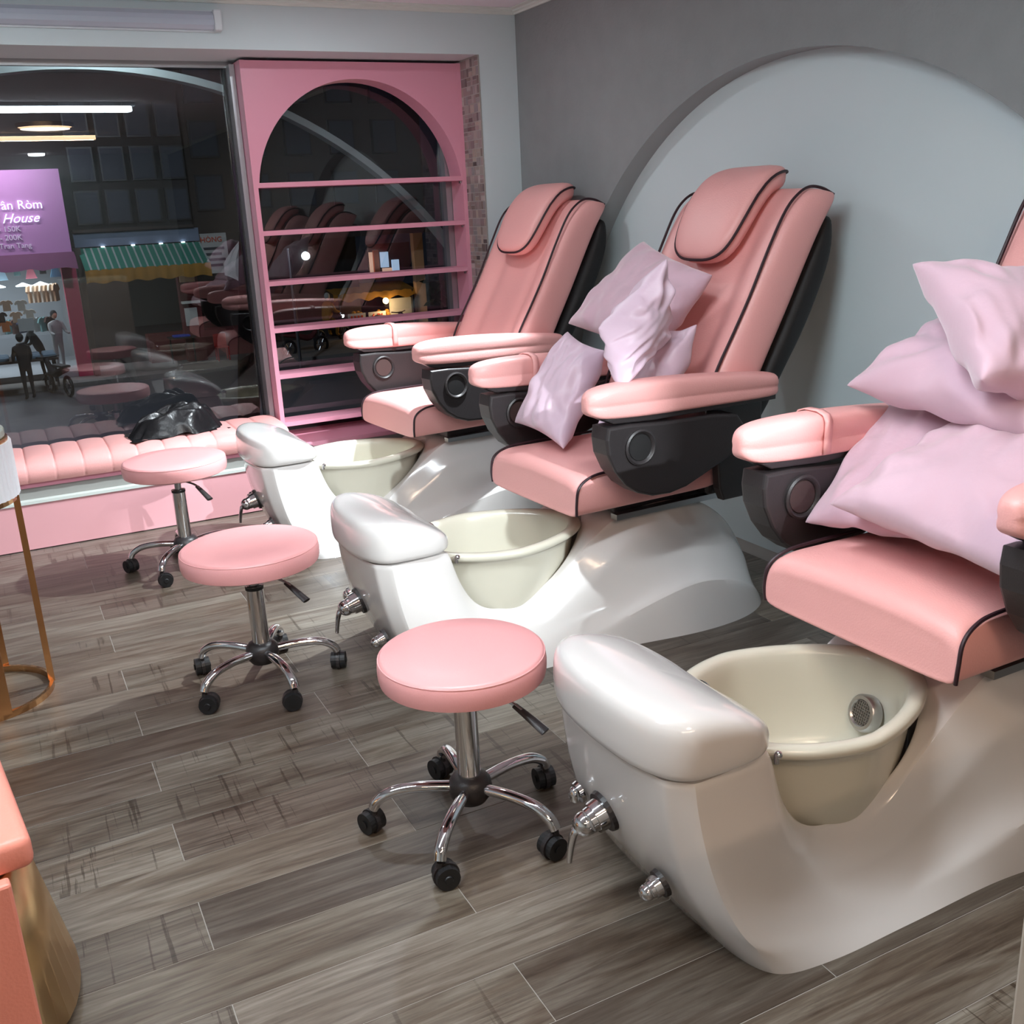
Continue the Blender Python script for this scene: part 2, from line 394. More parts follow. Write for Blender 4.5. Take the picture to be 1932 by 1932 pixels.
def arch_front():
    cx, cz, r = 1.923, 1.600, 0.578; n = 40; bm = bmesh.new()
    a0 = math.asin((1.674 - cz) / r)
    arc = [(cx + r * math.cos(a0 + (PI - 2 * a0) * k / n), cz + r * math.sin(a0 + (PI - 2 * a0) * k / n)) for k in range(n + 1)]
    arc = [(SX1 - 0.024, 1.674)] + arc + [(SX0 + 0.024, 1.674)]
    for ya, yb in ((SY0 + 0.001, SY1 - 0.002),):
        A = [bm.verts.new((x, ya, z)) for x, z in arc]; B = [bm.verts.new((x, yb, z)) for x, z in arc]
        T = [bm.verts.new((x, ya, 2.261)) for x, z in arc]; U = [bm.verts.new((x, yb, 2.261)) for x, z in arc]
        for k in range(len(arc) - 1):
            bm.faces.new((A[k], A[k + 1], T[k + 1], T[k])); bm.faces.new((A[k], A[k + 1], B[k + 1], B[k]))
            bm.faces.new((B[k], B[k + 1], U[k + 1], U[k]))
    bmesh.ops.recalc_face_normals(bm, faces=bm.faces)
    return ps(bmo('arch_panel', bm, 'pinkpaint'))
arch_front()
for z in (1.648, 1.407, 1.148):       # small shelf pegs
    ps(box('shelf_peg', SX1 - 0.034, SX1 - 0.025, SY0 + 0.02, SY0 + 0.035, z - 0.012, z - 0.001, 'steel'))

# ---- unlit tube lamp on the header
tl = empty('wall_tube_lamp', (0.3, YF - 0.03, 2.40), 0, 'long unlit tube lamp fixed on the wall above the window', 'lamp')
def pt(o): o.parent = tl; o.matrix_parent_inverse = Matrix.Translation((-0.3, -YF + 0.03, -2.40)); return o
pt(box('backplate', -0.05, 1.192, YF - 0.012, YF - 0.001, 2.345, 2.438, 'endcap'))
pt(prism('diffuser', [(YF - 0.012, 2.352), (YF - 0.035, 2.354), (YF - 0.052, 2.37), (YF - 0.056, 2.391), (YF - 0.052, 2.412), (YF - 0.035, 2.43), (YF - 0.012, 2.432)], 'x', -0.03, 1.155, 'diffuser', smooth=False))
pt(box('end_cap', 1.155, 1.192, YF - 0.058, YF - 0.012, 2.347, 2.437, 'endcap', bev=0.006))
pt(box('end_cap', -0.065, -0.03, YF - 0.058, YF - 0.012, 2.347, 2.437, 'endcap', bev=0.006))

# ---- room lamps behind the camera (seen mirrored in the glass), then downlights, two of them added
def ceiling_tube(name, y, m, label):
    t = empty(name, (0.1, y, H), 0, label, 'lamp')
    box('housing', -1.30, 1.30, -0.05, 0.05, -0.03, -0.001, 'endcap', t)
    box('lit_tube', -1.27, 1.27, -0.035, 0.035, -0.075, -0.03, m, t, bev=0.01)
ceiling_tube('linear_ceiling_lamp', 1.68, 'whitetube', 'lit cold white linear lamp on the ceiling, mirrored high in the window')
ceiling_tube('linear_ceiling_lamp', -1.38, 'warmtube', 'lit warm white linear lamp on the ceiling, lower of the two mirrored in the window')
t = empty('round_ceiling_lamp', (0.79, -0.2, H), 0, 'round lit ceiling lamp mirrored as a flat oval in the window', 'lamp')
lathe('rim', [(0.02, -0.001), (0.27, -0.001), (0.27, -0.035), (0.255, -0.04)], 'gold', t, cap=False)
lathe('lit_disc', [(0.01, -0.052), (0.20, -0.05), (0.25, -0.036)], 'warmtube', t, cap=True)
for x, y, lab in ((1.72, -1.50, 'small ceiling downlight behind the camera'), (0.1, 4.42, 'left of two added out-of-view downlights that brighten the window header'), (1.5, 4.42, 'right of two added out-of-view downlights that brighten the window header'), (2.30, 3.85, 'small ceiling downlight above the gap between the two farther chairs')):  # the pair by the header is added, bodies for the fill there
    t = empty('spot_downlight', (x, y, H), 0, lab, 'lamp')
    lathe('trim_ring', [(0.040, -0.002), (0.058, -0.002), (0.058, -0.012), (0.045, -0.012)], 'endcap', t, cap=False)

# ================================================================== STOOLS
def make_stool(loc, rot, seatr, zt, lever, label):
    t = empty('rolling_stool', loc, rot, label, 'stool', None)
    r = seatr; th = 0.068
    prof = [(0.0, zt - th), (r * .55, zt - th), (r * 0.93, zt - th), (r * 0.985, zt - th + 0.006), (r, zt - th + 0.02), (r * 1.003, zt - 0.03), (r * 0.995, zt - 0.014), (r * 0.975, zt - 0.004), (r * 0.94, zt), (r * 0.6, zt + 0.004), (0.0, zt + 0.005)]
    prof[0] = (0.001, prof[0][1]); prof[-1] = (0.001, prof[-1][1])
    s = lathe('seat', prof, 'leather_stool', t, n=64)
    tp = [Vector((r * 0.985 * math.cos(a), r * 0.985 * math.sin(a), zt - 0.008)) for a in [2 * PI * k / 64 for k in range(65)]]
    tube('seam', tp, 0.0016, 'leather_stool', s, n=6)
    lathe('seat_plate', [(0.05, zt - th - 0.012), (0.11, zt - th - 0.012), (0.11, zt - th), (0.05, zt - th)], 'black', t)
    tall = seatr < 0.21
    top = zt - th - 0.006 if tall else zt - th - 0.075
    lathe('post', [(0.029, 0.145), (0.029, top), (0.025, top + 0.002)], 'chrome', t, n=32)
    lathe('post_collar', [(0.030, top - 0.012), (0.030, top - 0.001), (0.016, top + 0.002)], 'rubber', t, n=24)
    lathe('gas_piston', [(0.0145, top - 0.02), (0.0145, zt - th - 0.002)], 'steel', t, n=20)
    lathe('hub', [(0.02, 0.075), (0.040, 0.078), (0.052, 0.095), (0.055, 0.115), (0.052, 0.133), (0.042, 0.146), (0.028, 0.15)], 'black', t, n=32)
    for k in range(5):
        a = 2 * PI * k / 5; ca, sa = math.cos(a), math.sin(a)
        P = spline([(0.045 * ca, 0.045 * sa, 0.118), (0.12 * ca, 0.12 * sa, 0.122), (0.19 * ca, 0.19 * sa, 0.115), (0.232 * ca, 0.232 * sa, 0.093), (0.246 * ca, 0.246 * sa, 0.070)], 5)
        lg = tube('leg', P, 0.0158, 'chrome', t, n=14, flat=0.85)
        # caster: stem, hood, twin wheels, swivelled
        b = a + (1.3, 0.4, -0.8, 2.2, -1.9)[k]; cb, sb = math.cos(b), math.sin(b)
        cx, cy = 0.246 * ca + 0.012 * cb, 0.246 * sa + 0.012 * sb
        bm = bmesh.new()
        Mt = Matrix.Translation((cx, cy, 0.0295)) @ Matrix.Rotation(b, 4, 'Z') @ Matrix.Rotation(PI / 2, 4, 'X')
        for off in (-0.0155, 0.0155):
            bmesh.ops.create_cone(bm, cap_ends=True, segments=20, radius1=0.0285, radius2=0.0285, depth=0.017, matrix=Mt @ Matrix.Translation((0, 0, off)))
            bmesh.ops.create_cone(bm, cap_ends=True, segments=16, radius1=0.011, radius2=0.009, depth=0.003, matrix=Mt @ Matrix.Translation((0, 0, off * 1.7)))
        c = bmo('caster', bm, 'rubber', t, smooth=False)
        bm = bmesh.new(); bmesh.ops.create_cone(bm, cap_ends=True, segments=20, radius1=0.0325, radius2=0.0325, depth=0.012, matrix=Mt)
        bmesh.ops.create_cone(bm, cap_ends=True, segments=12, radius1=0.010, radius2=0.008, depth=0.02, matrix=Matrix.Translation((0.246 * ca, 0.246 * sa, 0.056)))
        bmo('caster_hood', bm, 'black', c)
    la = lever - rot; c_, s_ = math.cos(la), math.sin(la)
    zl = zt - th - 0.03
    lv = tube('lever', spline([(0.03 * c_, 0.03 * s_, zl), (0.13 * c_, 0.13 * s_, zl - 0.005), (0.17 * c_, 0.17 * s_, zl - 0.02)], 4), 0.0045, 'steel', t, n=8)
    tube('lever_grip', spline([(0.15 * c_, 0.15 * s_, zl - 0.012), (0.185 * c_, 0.185 * s_, zl - 0.03), (0.235 * c_, 0.235 * s_, zl - 0.058)], 4), 0.013, 'black', lv, n=12, taper=(0.75, 1.15), flat=0.45)
    return t
D = math.radians
make_stool((0.864, 2.066, 0), D(12), 0.204, 0.487, D(-62), 'pink round rolling stool nearest the camera, in front of the foreground foot basin')
make_stool((0.613, 3.184, 0), D(-9), 0.222, 0.492, D(-60), 'middle of the three pink rolling stools, between the other two')
make_stool((0.603, 4.56, 0), D(18), 0.222, 0.510, D(-66), 'farthest pink rolling stool, brightly lit, in front of the window bench')

# ================================================================== PEDICURE CHAIR
def shell_points():
    # columns of six points from the upper edge down to the floor, near side (negative y), front centre to rear centre
    C = []
    C.append([(-.112, 0, .432), (-.103, 0, .36), (-.082, 0, .25), (-.045, 0, .15), (.010, 0, .05), (.045, 0, 0)])
    C.append([(-.108, -.11, .432), (-.099, -.11, .36), (-.079, -.112, .25), (-.043, -.115, .15), (.012, -.125, .05), (.047, -.135, 0)])
    C.append([(-.088, -.198, .432), (-.082, -.200, .36), (-.064, -.203, .25), (-.032, -.210, .15), (.020, -.235, .05), (.055, -.255, 0)])
    C.append([(-.045, -.242, .432), (-.040, -.247, .36), (-.024, -.262, .25), (.002, -.285, .15), (.048, -.320, .055), (.085, -.335, 0)])
    C.append([(.05, -.240, .432), (.055, -.248, .34), (.070, -.268, .24), (.095, -.292, .14), (.13, -.328, .052), (.16, -.350, 0)])
    C.append([(.165, -.215, .43), (.168, -.235, .31), (.180, -.262, .19), (.20, -.29, .11), (.23, -.325, .045), (.25, -.357, 0)])
    C.append([(.200, -.196, .31), (.205, -.225, .24), (.222, -.256, .145), (.25, -.285, .095), (.29, -.320, .04), (.31, -.357, 0)])
    C.append([(.262, -.192, .205), (.272, -.225, .155), (.30, -.258, .105), (.33, -.287, .075), (.37, -.318, .035), (.40, -.355, 0)])
    C.append([(.36, -.190, .175), (.38, -.225, .138), (.41, -.260, .096), (.44, -.289, .072), (.48, -.318, .036), (.50, -.355, 0)])
    C.append([(.47, -.186, .200), (.49, -.222, .188), (.52, -.258, .125), (.55, -.288, .090), (.58, -.322, .045), (.60, -.352, 0)])
    C.append([(.58, -.184, .262), (.59, -.212, .275), (.62, -.255, .185), (.65, -.285, .125), (.68, -.328, .065), (.70, -.352, 0)])
    C.append([(.68, -.138, .338), (.695, -.208, .355), (.72, -.248, .262), (.75, -.285, .185), (.77, -.338, .105), (.78, -.358, 0)])
    C.append([(.745, -.066, .385), (.785, -.202, .415), (.81, -.246, .325), (.85, -.290, .235), (.87, -.352, .140), (.88, -.372, 0)])
    C.append([(.795, 0, .418), (.90, -.195, .452), (.92, -.250, .350), (.95, -.300, .250), (.97, -.366, .172), (.98, -.388, 0)])
    C.append([(1.06, 0, .462), (1.06, -.190, .456), (1.06, -.250, .362), (1.06, -.305, .250), (1.07, -.374, .190), (1.08, -.395, 0)])
    C.append([(1.22, 0, .425), (1.21, -.185, .415), (1.20, -.245, .335), (1.19, -.300, .230), (1.18, -.368, .168), (1.20, -.388, 0)])
    C.append([(1.36, 0, .325), (1.34, -.165, .315), (1.32, -.225, .26), (1.30, -.280, .180), (1.28, -.345, .125), (1.30, -.365, 0)])
    C.append([(1.45, 0, .18), (1.44, -.130, .175), (1.42, -.190, .15), (1.39, -.245, .11), (1.37, -.30, .075), (1.39, -.315, 0)])
    C.append([(1.475, 0, .02), (1.47, -.120, .02), (1.46, -.165, .02), (1.44, -.215, .015), (1.43, -.26, .01), (1.43, -.265, 0)])
    for i in range(4, 11): C[i][3] = (C[i][3][0], C[i][3][1] + .016, C[i][3][2] + .004)
    for i in range(11, 17):          # tiers on the flank: a lower bulge standing out from the upper hump
        x, y, z = C[i][4]; C[i][3] = (C[i][3][0], y + .050, z + .030); C[i][2] = (C[i][2][0], min(C[i][2][1], -.262 if i < 15 else C[i][2][1]), C[i][2][2])
    return C
def make_shell(t):
    C = shell_points(); n = len(C); v = []; f = []; idx = {}
    for s in (1, -1):
        for i, c in enumerate(C):
            for j, p in enumerate(c):
                if s == -1 and abs(p[1]) < 1e-6: idx[(s, i, j)] = idx[(1, i, j)]; continue
                idx[(s, i, j)] = len(v); v.append((p[0], p[1] * s, p[2]))
    for s in (1, -1):
        for i in range(n - 1):
            for j in range(5):
                q = []
                for k in ((i, j), (i + 1, j), (i + 1, j + 1), (i, j + 1)):
                    z = idx[(s,) + k]
                    if z not in q: q.append(z)
                if len(q) >= 3: f.append(tuple(q))
    # lid bed on the front column
    cen = len(v); v.append((.05, 0, .432))
    for s in (1, -1):
        ring = [idx[(s, i, 0)] for i in range(0, 6)]
        for a, b in zip(ring, ring[1:]): f.append((a, b, cen))
    f.append((idx[(1, 5, 0)], idx[(-1, 5, 0)], cen))
    # inner walls drop to a tray under the basin
    low = {}
    for sg in (1, -1):
        for i in range(5, 13): low[(sg, i)] = len(v); v.append((C[i][0][0], C[i][0][1] * sg * .96, .055))
        low[(sg, 13)] = low.get((1, 13), len(v))
        if sg == 1: v.append((C[13][0][0], 0, .055))
        for i in range(5, 13): f.append((idx[(sg, i, 0)], idx[(sg, i + 1, 0)], low[(sg, i + 1)], low[(sg, i)]))
    f.append((idx[(1, 5, 0)], idx[(-1, 5, 0)], low[(-1, 5)], low[(1, 5)]))
    for i in range(5, 12): f.append((low[(1, i)], low[(1, i + 1)], low[(-1, i + 1)], low[(-1, i)]))
    f.append((low[(1, 12)], low[(1, 13)], low[(-1, 12)]))
    o = pyd('base_shell', v, f, 'gloss', t, True)
    me = o.data; bm = bmesh.new(); bm.from_mesh(me)
    cr = bm.edges.layers.float.get('crease_edge') or bm.edges.layers.float.new('crease_edge')
    lab = {idx[k]: k for k in idx}
    bm.verts.ensure_lookup_table()
    for e in bm.edges:
        a, b = lab.get(e.verts[0].index), lab.get(e.verts[1].index)
        if not a or not b: continue
        if a[2] == b[2] == 5: e[cr] = 1.0
        if a[1] == b[1] and a[1] in (2, 3) and max(a[2], b[2]) <= 4: e[cr] = 0.62
        if a[2] == b[2] == 4 and 3 <= min(a[1], b[1]): e[cr] = 0.72
        if a[2] == b[2] == 1 and min(a[1], b[1]) >= 5: e[cr] = 0.7
        if a[2] == b[2] == 2 and min(a[1], b[1]) >= 7: e[cr] = 0.6
        if a[2] == b[2] == 0 and max(a[1], b[1]) <= 13: e[cr] = 0.85
    bm.to_mesh(me); bm.free()
    s = o.modifiers.new('sub', 'SUBSURF'); s.levels = 3; s.render_levels = 3
    return o
def make_lid(t):
    n = 48; R = []
    def outline(a, k=1.0):
        c, s = math.cos(a), math.sin(a)
        y = (0.272 if s > 0 else 0.254) * (abs(s) ** 0.52) * (1 if s > 0 else -1)
        if c < 0: x = 0.02 - 0.150 * (abs(c) ** 0.46) * (1 - 0.20 * abs(y / .26) ** 2)
        else: x = 0.02 + 0.175 * (abs(c) ** 0.60) * (1 - 0.0 * abs(y)) - 0.035 * max(0, 1 - (y / .13) ** 2)
        return x, y
    def top(x):
        u = (x + 0.13) / 0.33
        return 0.448 + 0.120 * (1 - max(0, u - 0.24) ** 2 * 1.50) if u > 0.24 else 0.448 + 0.120
    lv = [(0.90, 0.436, None), (0.97, 0.437, None), (1.0, 0.447, None), (1.0, None, .45), (0.985, None, .70), (0.95, None, .86), (0.88, None, .955), (0.75, None, .99), (0.55, None, 1.0), (0.30, None, 1.0), (0.06, None, 1.0)]
    for k, z, fz in lv:
        ring = []
        for i in range(n):
            x, y = outline(2 * PI * i / n); cx = 0.03 + (x - 0.03) * k; cy = y * k
            zz = z if z is not None else 0.447 + (top(cx) - 0.447) * fz
            ring.append((cx, cy, max(zz, 0.436)))
        R.append(ring)
    o = rings('footrest_lid', R, 'gloss', t, smooth=True, sub=1); return o
def egg(a, k):
    c, s = math.cos(a), math.sin(a)
    x = 0.42 + (0.345 if c > 0 else 0.30) * c * k
    y = 0.262 * (abs(s) ** 0.9) * (1 if s > 0 else -1) * k * (1 - 0.20 * max(0, c)) * (1 - 0.06 * max(0, -c))
    return x, y
def make_basin2(t):
    lv = [(0.10, .105), (0.62, .11), (0.74, .135), (0.83, .22), (0.885, .33), (0.90, .366), (0.985, .372), (1.0, .384), (0.99, .397), (0.94, .402), (0.875, .400), (0.84, .388), (0.815, .35), (0.775, .25), (0.72, .175), (0.64, .145), (0.40, .138), (0.08, .136)]
    R = [[(*egg(2 * PI * i / 56, k), z) for i in range(56)] for k, z in lv]
    b = rings('basin', R, 'cream', t, smooth=True, sub=1)
    Mx = Matrix.Translation((0.668, 0.02, 0.262)) @ Matrix.Rotation(-0.10, 4, 'Z') @ Matrix.Rotation(-PI / 2 + 0.30, 4, 'Y')
    bm = bmesh.new()
    n = 28; pr = [(0.030, 0.010), (0.034, 0.016), (0.042, 0.015), (0.047, 0.009), (0.047, -0.012)]
    rr = [[bm.verts.new(Mx @ Vector((r * math.cos(2 * PI * k / n), r * math.sin(2 * PI * k / n), h))) for k in range(n)] for r, h in pr]
    for i in range(len(rr) - 1):
        for k in range(n): bm.faces.new((rr[i][k], rr[i][(k + 1) % n], rr[i + 1][(k + 1) % n], rr[i + 1][k]))
    bmesh.ops.recalc_face_normals(bm, faces=bm.faces)
    bmo('suction_ring', bm, 'steel', b, True)
    bm = bmesh.new()
    for i in range(-4, 5):
        h = math.sqrt(max(0, 0.031 ** 2 - (i * 0.007) ** 2))
        for o_ in (0, 1):
            p = (Vector((i * .007, -h, .011)), Vector((i * .007, h, .011))) if o_ == 0 else (Vector((-h, i * .007, .012)), Vector((h, i * .007, .012)))
            tube_mesh(bm, [Mx @ p[0], Mx @ p[1]], 0.0016, 4)
    bmesh.ops.create_circle(bm, cap_ends=True, segments=24, radius=0.032, matrix=Mx @ Matrix.Translation((0, 0, 0.006)))
    bmo('suction_mesh', bm, 'mesh', b)
    return b
def ball(bm, c, r, m=None, u=16, v=10, sc_=(1, 1, 1)):
    bmesh.ops.create_uvsphere(bm, u_segments=u, v_segments=v, radius=r, matrix=Matrix.Translation(c) @ Matrix.Diagonal((*sc_, 1)))
def cone(bm, c, r1, r2, d, rot, seg=24):
    bmesh.ops.create_cone(bm, cap_ends=True, segments=seg, radius1=r1, radius2=r2, depth=d, matrix=Matrix.Translation(c) @ rot)
RX = Matrix.Rotation(-PI / 2, 4, 'Y')
def make_fittings(t):
    tilt = Matrix.Rotation(-PI / 2 - 0.28, 4, 'Y')       # axis points forward (-x), slightly down
    n = tilt @ Vector((0, 0, 1))
    def fit(name, c, s, lever):
        c = Vector(c); bm = bmesh.new(); cone(bm, c - n * 0.004, .043 * s, .041 * s, .010, tilt)
        g_ = bmo(name, bm, 'black', t)
        bm = bmesh.new(); cone(bm, c + n * .010 * s, .033 * s, .031 * s, .026 * s, tilt); cone(bm, c + n * .026 * s, .027 * s, .025 * s, .016 * s, tilt)
        ball(bm, c + n * .042 * s, .025 * s)
        b = bmo('knob', bm, 'chrome', g_, True)
        if lever:
            q = c + n * .055
            tube('lever', spline([q, q + Vector((-.016, .004, -.012)), q + Vector((-.024, .008, -.045)), q + Vector((-.030, .008, -.085))], 4), .011, 'chrome', g_, n=10, taper=(1.3, .7), flat=.8)
        return g_
    fit('faucet', (-.080, .04, .226), 1.12, True)
    fit('drain_knob', (-.058, -.140, .150), .72, False)
    bm = bmesh.new(); c = Vector((-.075, .150, .215)); cone(bm, c, .026, .024, .010, tilt); ball(bm, c + n * .014, .016, sc_=(.7, 1, 1.3)); bmo('jet_knob', bm, 'chrome', t, True)
    bm = bmesh.new(); ball(bm, (.200, -.196, .398), .009); cone(bm, (.196, -.196, .390), .006, .006, .02, Matrix.Identity(4)); bmo('rim_bolt', bm, 'chrome', t, True)
    bm = bmesh.new(); ball(bm, (.215, .085, .425), .022, sc_=(1, 1.5, .8)); cone(bm, (.215, .085, .405), .016, .014, .03, Matrix.Identity(4)); bmo('spout', bm, 'chrome', t, True)

def make_upper(t, yaw, strap=True):
    u = []                                              # parts of the seat unit, turned a little about the pivot
    def K(o): u.append(o); return o
    # ---- seat cushion
    xs = [(.572, .0), (.578, .55), (.600, .86), (.650, .97), (.72, 1.0), (.90, 1.0), (1.10, .98), (1.28, .94)]
    R = []
    for i, (x, k) in enumerate(xs):
        zb = .490 if i > 0 else .498
        zt = .632 if i > 3 else (.590, .614, .628, .634)[i]
        w = .292 if i > 0 else .285
        xb = x if i > 2 else .578 - .012 * i
        def P(y, z, dx=0): return (x + dx, y, z)
        half = [(-w + .03, zb - .004), (-w, zb + .004), (-w - .004, (zb + zt) / 2), (-w + .004, zt - .02), (-w + .035, zt - .002), (-w * .5, zt + .006), (0, zt + .010)]
        ring = half + [(-y, z) for y, z in half[-2::-1]] + [(0, zb - .004)]
        R.append([(x + (0.0 if i > 2 else (-.0)), y, z) for y, z in ring])
    # rounded front: first rings lean
    def lean(ring, xtop, xbot):
        zs = [p[2] for p in ring]; a, b = min(zs), max(zs)
        return [(xbot + (xtop - xbot) * ((p[2] - a) / (b - a)) ** 1.4, p[1], p[2]) for p in ring]
    R[0] = lean(R[0], .578, .572); R[1] = lean(R[1], .590, .573); R[2] = lean(R[2], .618, .580); R[3] = lean(R[3], .662, .64)
    R.insert(0, [(p[0] + .003, p[1] * .97, .54 + (p[2] - .54) * .86) for p in R[0]])
    s = K(rings('seat', R, 'leather', t, smooth=True, sub=2))
    for sg in (-1, 1):
        P = spline([(.576, sg * .290, .497), (.575, sg * .294, .540), (.586, sg * .292, .590), (.628, sg * .286, .617), (.70, sg * .281, .627), (.90, sg * .280, .628), (1.15, sg * .279, .624)], 6)
        tube('piping', P, .0048, 'piping', s, n=8)
    # ---- backrest
    Fp = [(1.03, .60), (1.165, .905), (1.245, 1.035), (1.318, 1.157), (1.408, 1.32), (1.478, 1.43), (1.535, 1.487), (1.585, 1.512)]
    Rp = [(1.24, .60), (1.375, .885), (1.445, 1.005), (1.515, 1.13), (1.60, 1.30), (1.655, 1.405), (1.690, 1.455), (1.700, 1.485)]
    prof = [(-.312, 1.0), (-.330, .80), (-.333, .45), (-.322, .12), (-.298, .0), (-.262, -.03), (-.215, .03), (-.165, .20), (-.115, .13), (-.060, .15), (0, .17)]
    R = []
    for i, (F, B) in enumerate(zip(Fp, Rp)):
        k = (1, 1, 1, 1, 1.01, 1.03, 1.04, 1.0)[i]; flat = (1, 1, 1, 1, .9, .5, .2, .1)[i]
        half = [((y * k), d if j < 4 else d * flat) for j, (y, d) in enumerate(prof)]
        ring = half + [(-y, d) for y, d in half[-2::-1]]
        R.append([(F[0] + (B[0] - F[0]) * d, y, F[1] + (B[1] - F[1]) * d + (.0 if i < 7 else .006 * (1 - (y / .3) ** 2))) for y, d in ring])
    top = [((p[0] * .6 + 1.66 * .4), p[1] * .985, p[2] * .6 + 1.500 * .4) for p in R[-1]]
    R.append(top)
    b = K(rings('backrest', R, 'leather', t, smooth=True, sub=2))
    for sg in (-1, 1):
        ys = .301
        P = spline([(1.085, sg * ys, .74), (1.160, sg * ys, .905), (1.240, sg * ys, 1.037), (1.313, sg * ys, 1.160), (1.400, sg * ys, 1.325), (1.466, sg * .304, 1.438), (1.520, sg * .306, 1.491), (1.575, sg * .305, 1.514), (1.630, sg * .311, 1.508), (1.674, sg * .325, 1.484)], 6)
        tube('piping', P, .0052, 'piping', b, n=8)
    # ---- headrest pad
    def back_at(z):                                     # front of the back at height z
        for (xa, za), (xb, zb) in zip(Fp, Fp[1:]):
            if za <= z <= zb: return xa + (xb - xa) * (z - za) / (zb - za)
        return Fp[-1][0]
    n = 44; R = []
    # path coordinate s: 0 at the pad's lower edge, 1 over the top
    path = spline([(1.345, 0, 1.262), (1.375, 0, 1.32), (1.425, 0, 1.405), (1.475, 0, 1.475), (1.535, 0, 1.525), (1.600, 0, 1.543), (1.655, 0, 1.535)], 6)
    nor = []
    for i in range(len(path)):
        tg = (path[min(i + 1, len(path) - 1)] - path[max(0, i - 1)]).normalized(); nor.append(Vector((-tg.z, 0, tg.x)))
    def on(s_, h, y):
        q = max(0, min(1, s_)) * (len(path) - 1); i = min(int(q), len(path) - 2); f_ = q - i
        p = path[i].lerp(path[i + 1], f_); nn = nor[i].lerp(nor[i + 1], f_)
        return (p.x + nn.x * h, y, p.z + nn.z * h)
    def ol(a):
        c, s_ = math.cos(a), math.sin(a)
        y = .178 * (abs(c) ** .62) * (1 if c > 0 else -1)
        ss = .5 + .5 * (abs(s_) ** .72) * (1 if s_ > 0 else -1)
        if ss < .5: y *= 1 - .10 * (1 - ss * 2) ** 1.5
        return ss, y
    for k, h in ((.98, -.03), (1.0, -.005), (1.0, .022), (.975, .040), (.92, .050), (.75, .058), (.5, .062), (.2, .063), (.03, .063)):
        R.append([on(.5 + (ol(2 * PI * i / n)[0] - .5) * k, h, ol(2 * PI * i / n)[1] * k) for i in range(n)])
    h = K(rings('headrest', R, 'leather', t, cap0=True, cap1=True, smooth=True, sub=1))
    P = [on(*((lambda q: (q[0], .030, q[1] * 1.012))(ol(2 * PI * i / 60)))) for i in range(61)]
    tube('piping', P, .0052, 'piping', h, n=8)
    # ---- rear shell
    Sp = [(1.31, .56), (1.465, .84), (1.585, .995), (1.675, 1.17), (1.722, 1.29), (1.715, 1.39), (1.690, 1.43)]
    Bp = [(1.20, .60), (1.355, .885), (1.425, 1.005), (1.49, 1.13), (1.58, 1.30), (1.635, 1.39), (1.65, 1.42)]
    R = []
    for i, (S, B) in enumerate(zip(Sp, Bp)):
        half = [(-.305, 0), (-.322, .45), (-.315, .80), (-.285, .98), (-.15, 1.0), (0, 1.0)]
        ring = half + [(-y, d) for y, d in half[-2::-1]]
        R.append([(B[0] + (S[0] - B[0]) * d, y * (.97 if i > 4 else 1), B[1] + (S[1] - B[1]) * d) for y, d in ring])
    K(rings('back_shell', R, 'blackgloss', t, smooth=True, sub=2))
    # ---- armrests, side panels
    for sg in (-1, 1):
        st = [(.553, .012, .870, .905), (.560, .030, .858, .925), (.59, .043, .842, .938), (.65, .049, .836, .946), (.80, .050, .828, .947), (1.0, .050, .826, .937), (1.20, .050, .822, .918), (1.325, .048, .822, .905), (1.352, .034, .828, .895)]
        R = []
        for x, hw, z0, z1 in st:
            zm = z0 + (z1 - z0) * .42; c = .386
            half = [(0, z0), (hw * .82, z0), (hw * .98, z0 + .010), (hw * .97, zm - .008), (hw * .90, zm), (hw * 1.0, zm + .010), (hw * 1.02, z1 - .022), (hw * .85, z1 - .006), (hw * .45, z1), (0, z1 + .001)]
            ring = half + [(-y, z) for y, z in half[-2:0:-1]]
            R.append([(x, sg * c + y, z) for y, z in ring])
        a = K(rings('armrest', R, 'leather', t, smooth=True, sub=2))
        if sg == 1 and strap:
            q = [(-.0535, .838), (-.0535, .865), (-.0555, .885), (-.056, .925), (-.046, .942), (-.022, .9495), (.022, .9495), (.046, .942), (.056, .925), (.056, .885)]
            v = []; f = []
            for x in (.80, .825):
                for y, z in q: v.append((x, sg * .386 + y, z))
            m_ = len(q)
            for i in range(m_ - 1): f.append((i, i + 1, m_ + i + 1, m_ + i))
            so = pyd('strap', v, f, 'leather', a, True)
            sm = so.modifiers.new('s', 'SOLIDIFY'); sm.thickness = .004; sm.offset = 0
        # under-arm tray
        K(prism('arm_base', [(.60, .842), (.64, .822), (.80, .813), (1.33, .812), (1.33, .832), (.70, .842)], 'y', sg * .348, sg * .424, 'black', t, bev=.004))
        out = [(.612, .815), (.606, .775), (.612, .725), (.640, .665), (.680, .615), (.730, .580), (.790, .560), (.860, .556), (.930, .568), (1.00, .594), (1.08, .626), (1.145, .655), (1.185, .69), (1.185, .74), (1.150, .785), (1.06, .797), (.85, .803), (.70, .815)]
        p = K(prism('side_panel', out, 'y', sg * .338, sg * .432, 'black', t, bev=.010, seg=3, smooth=False))
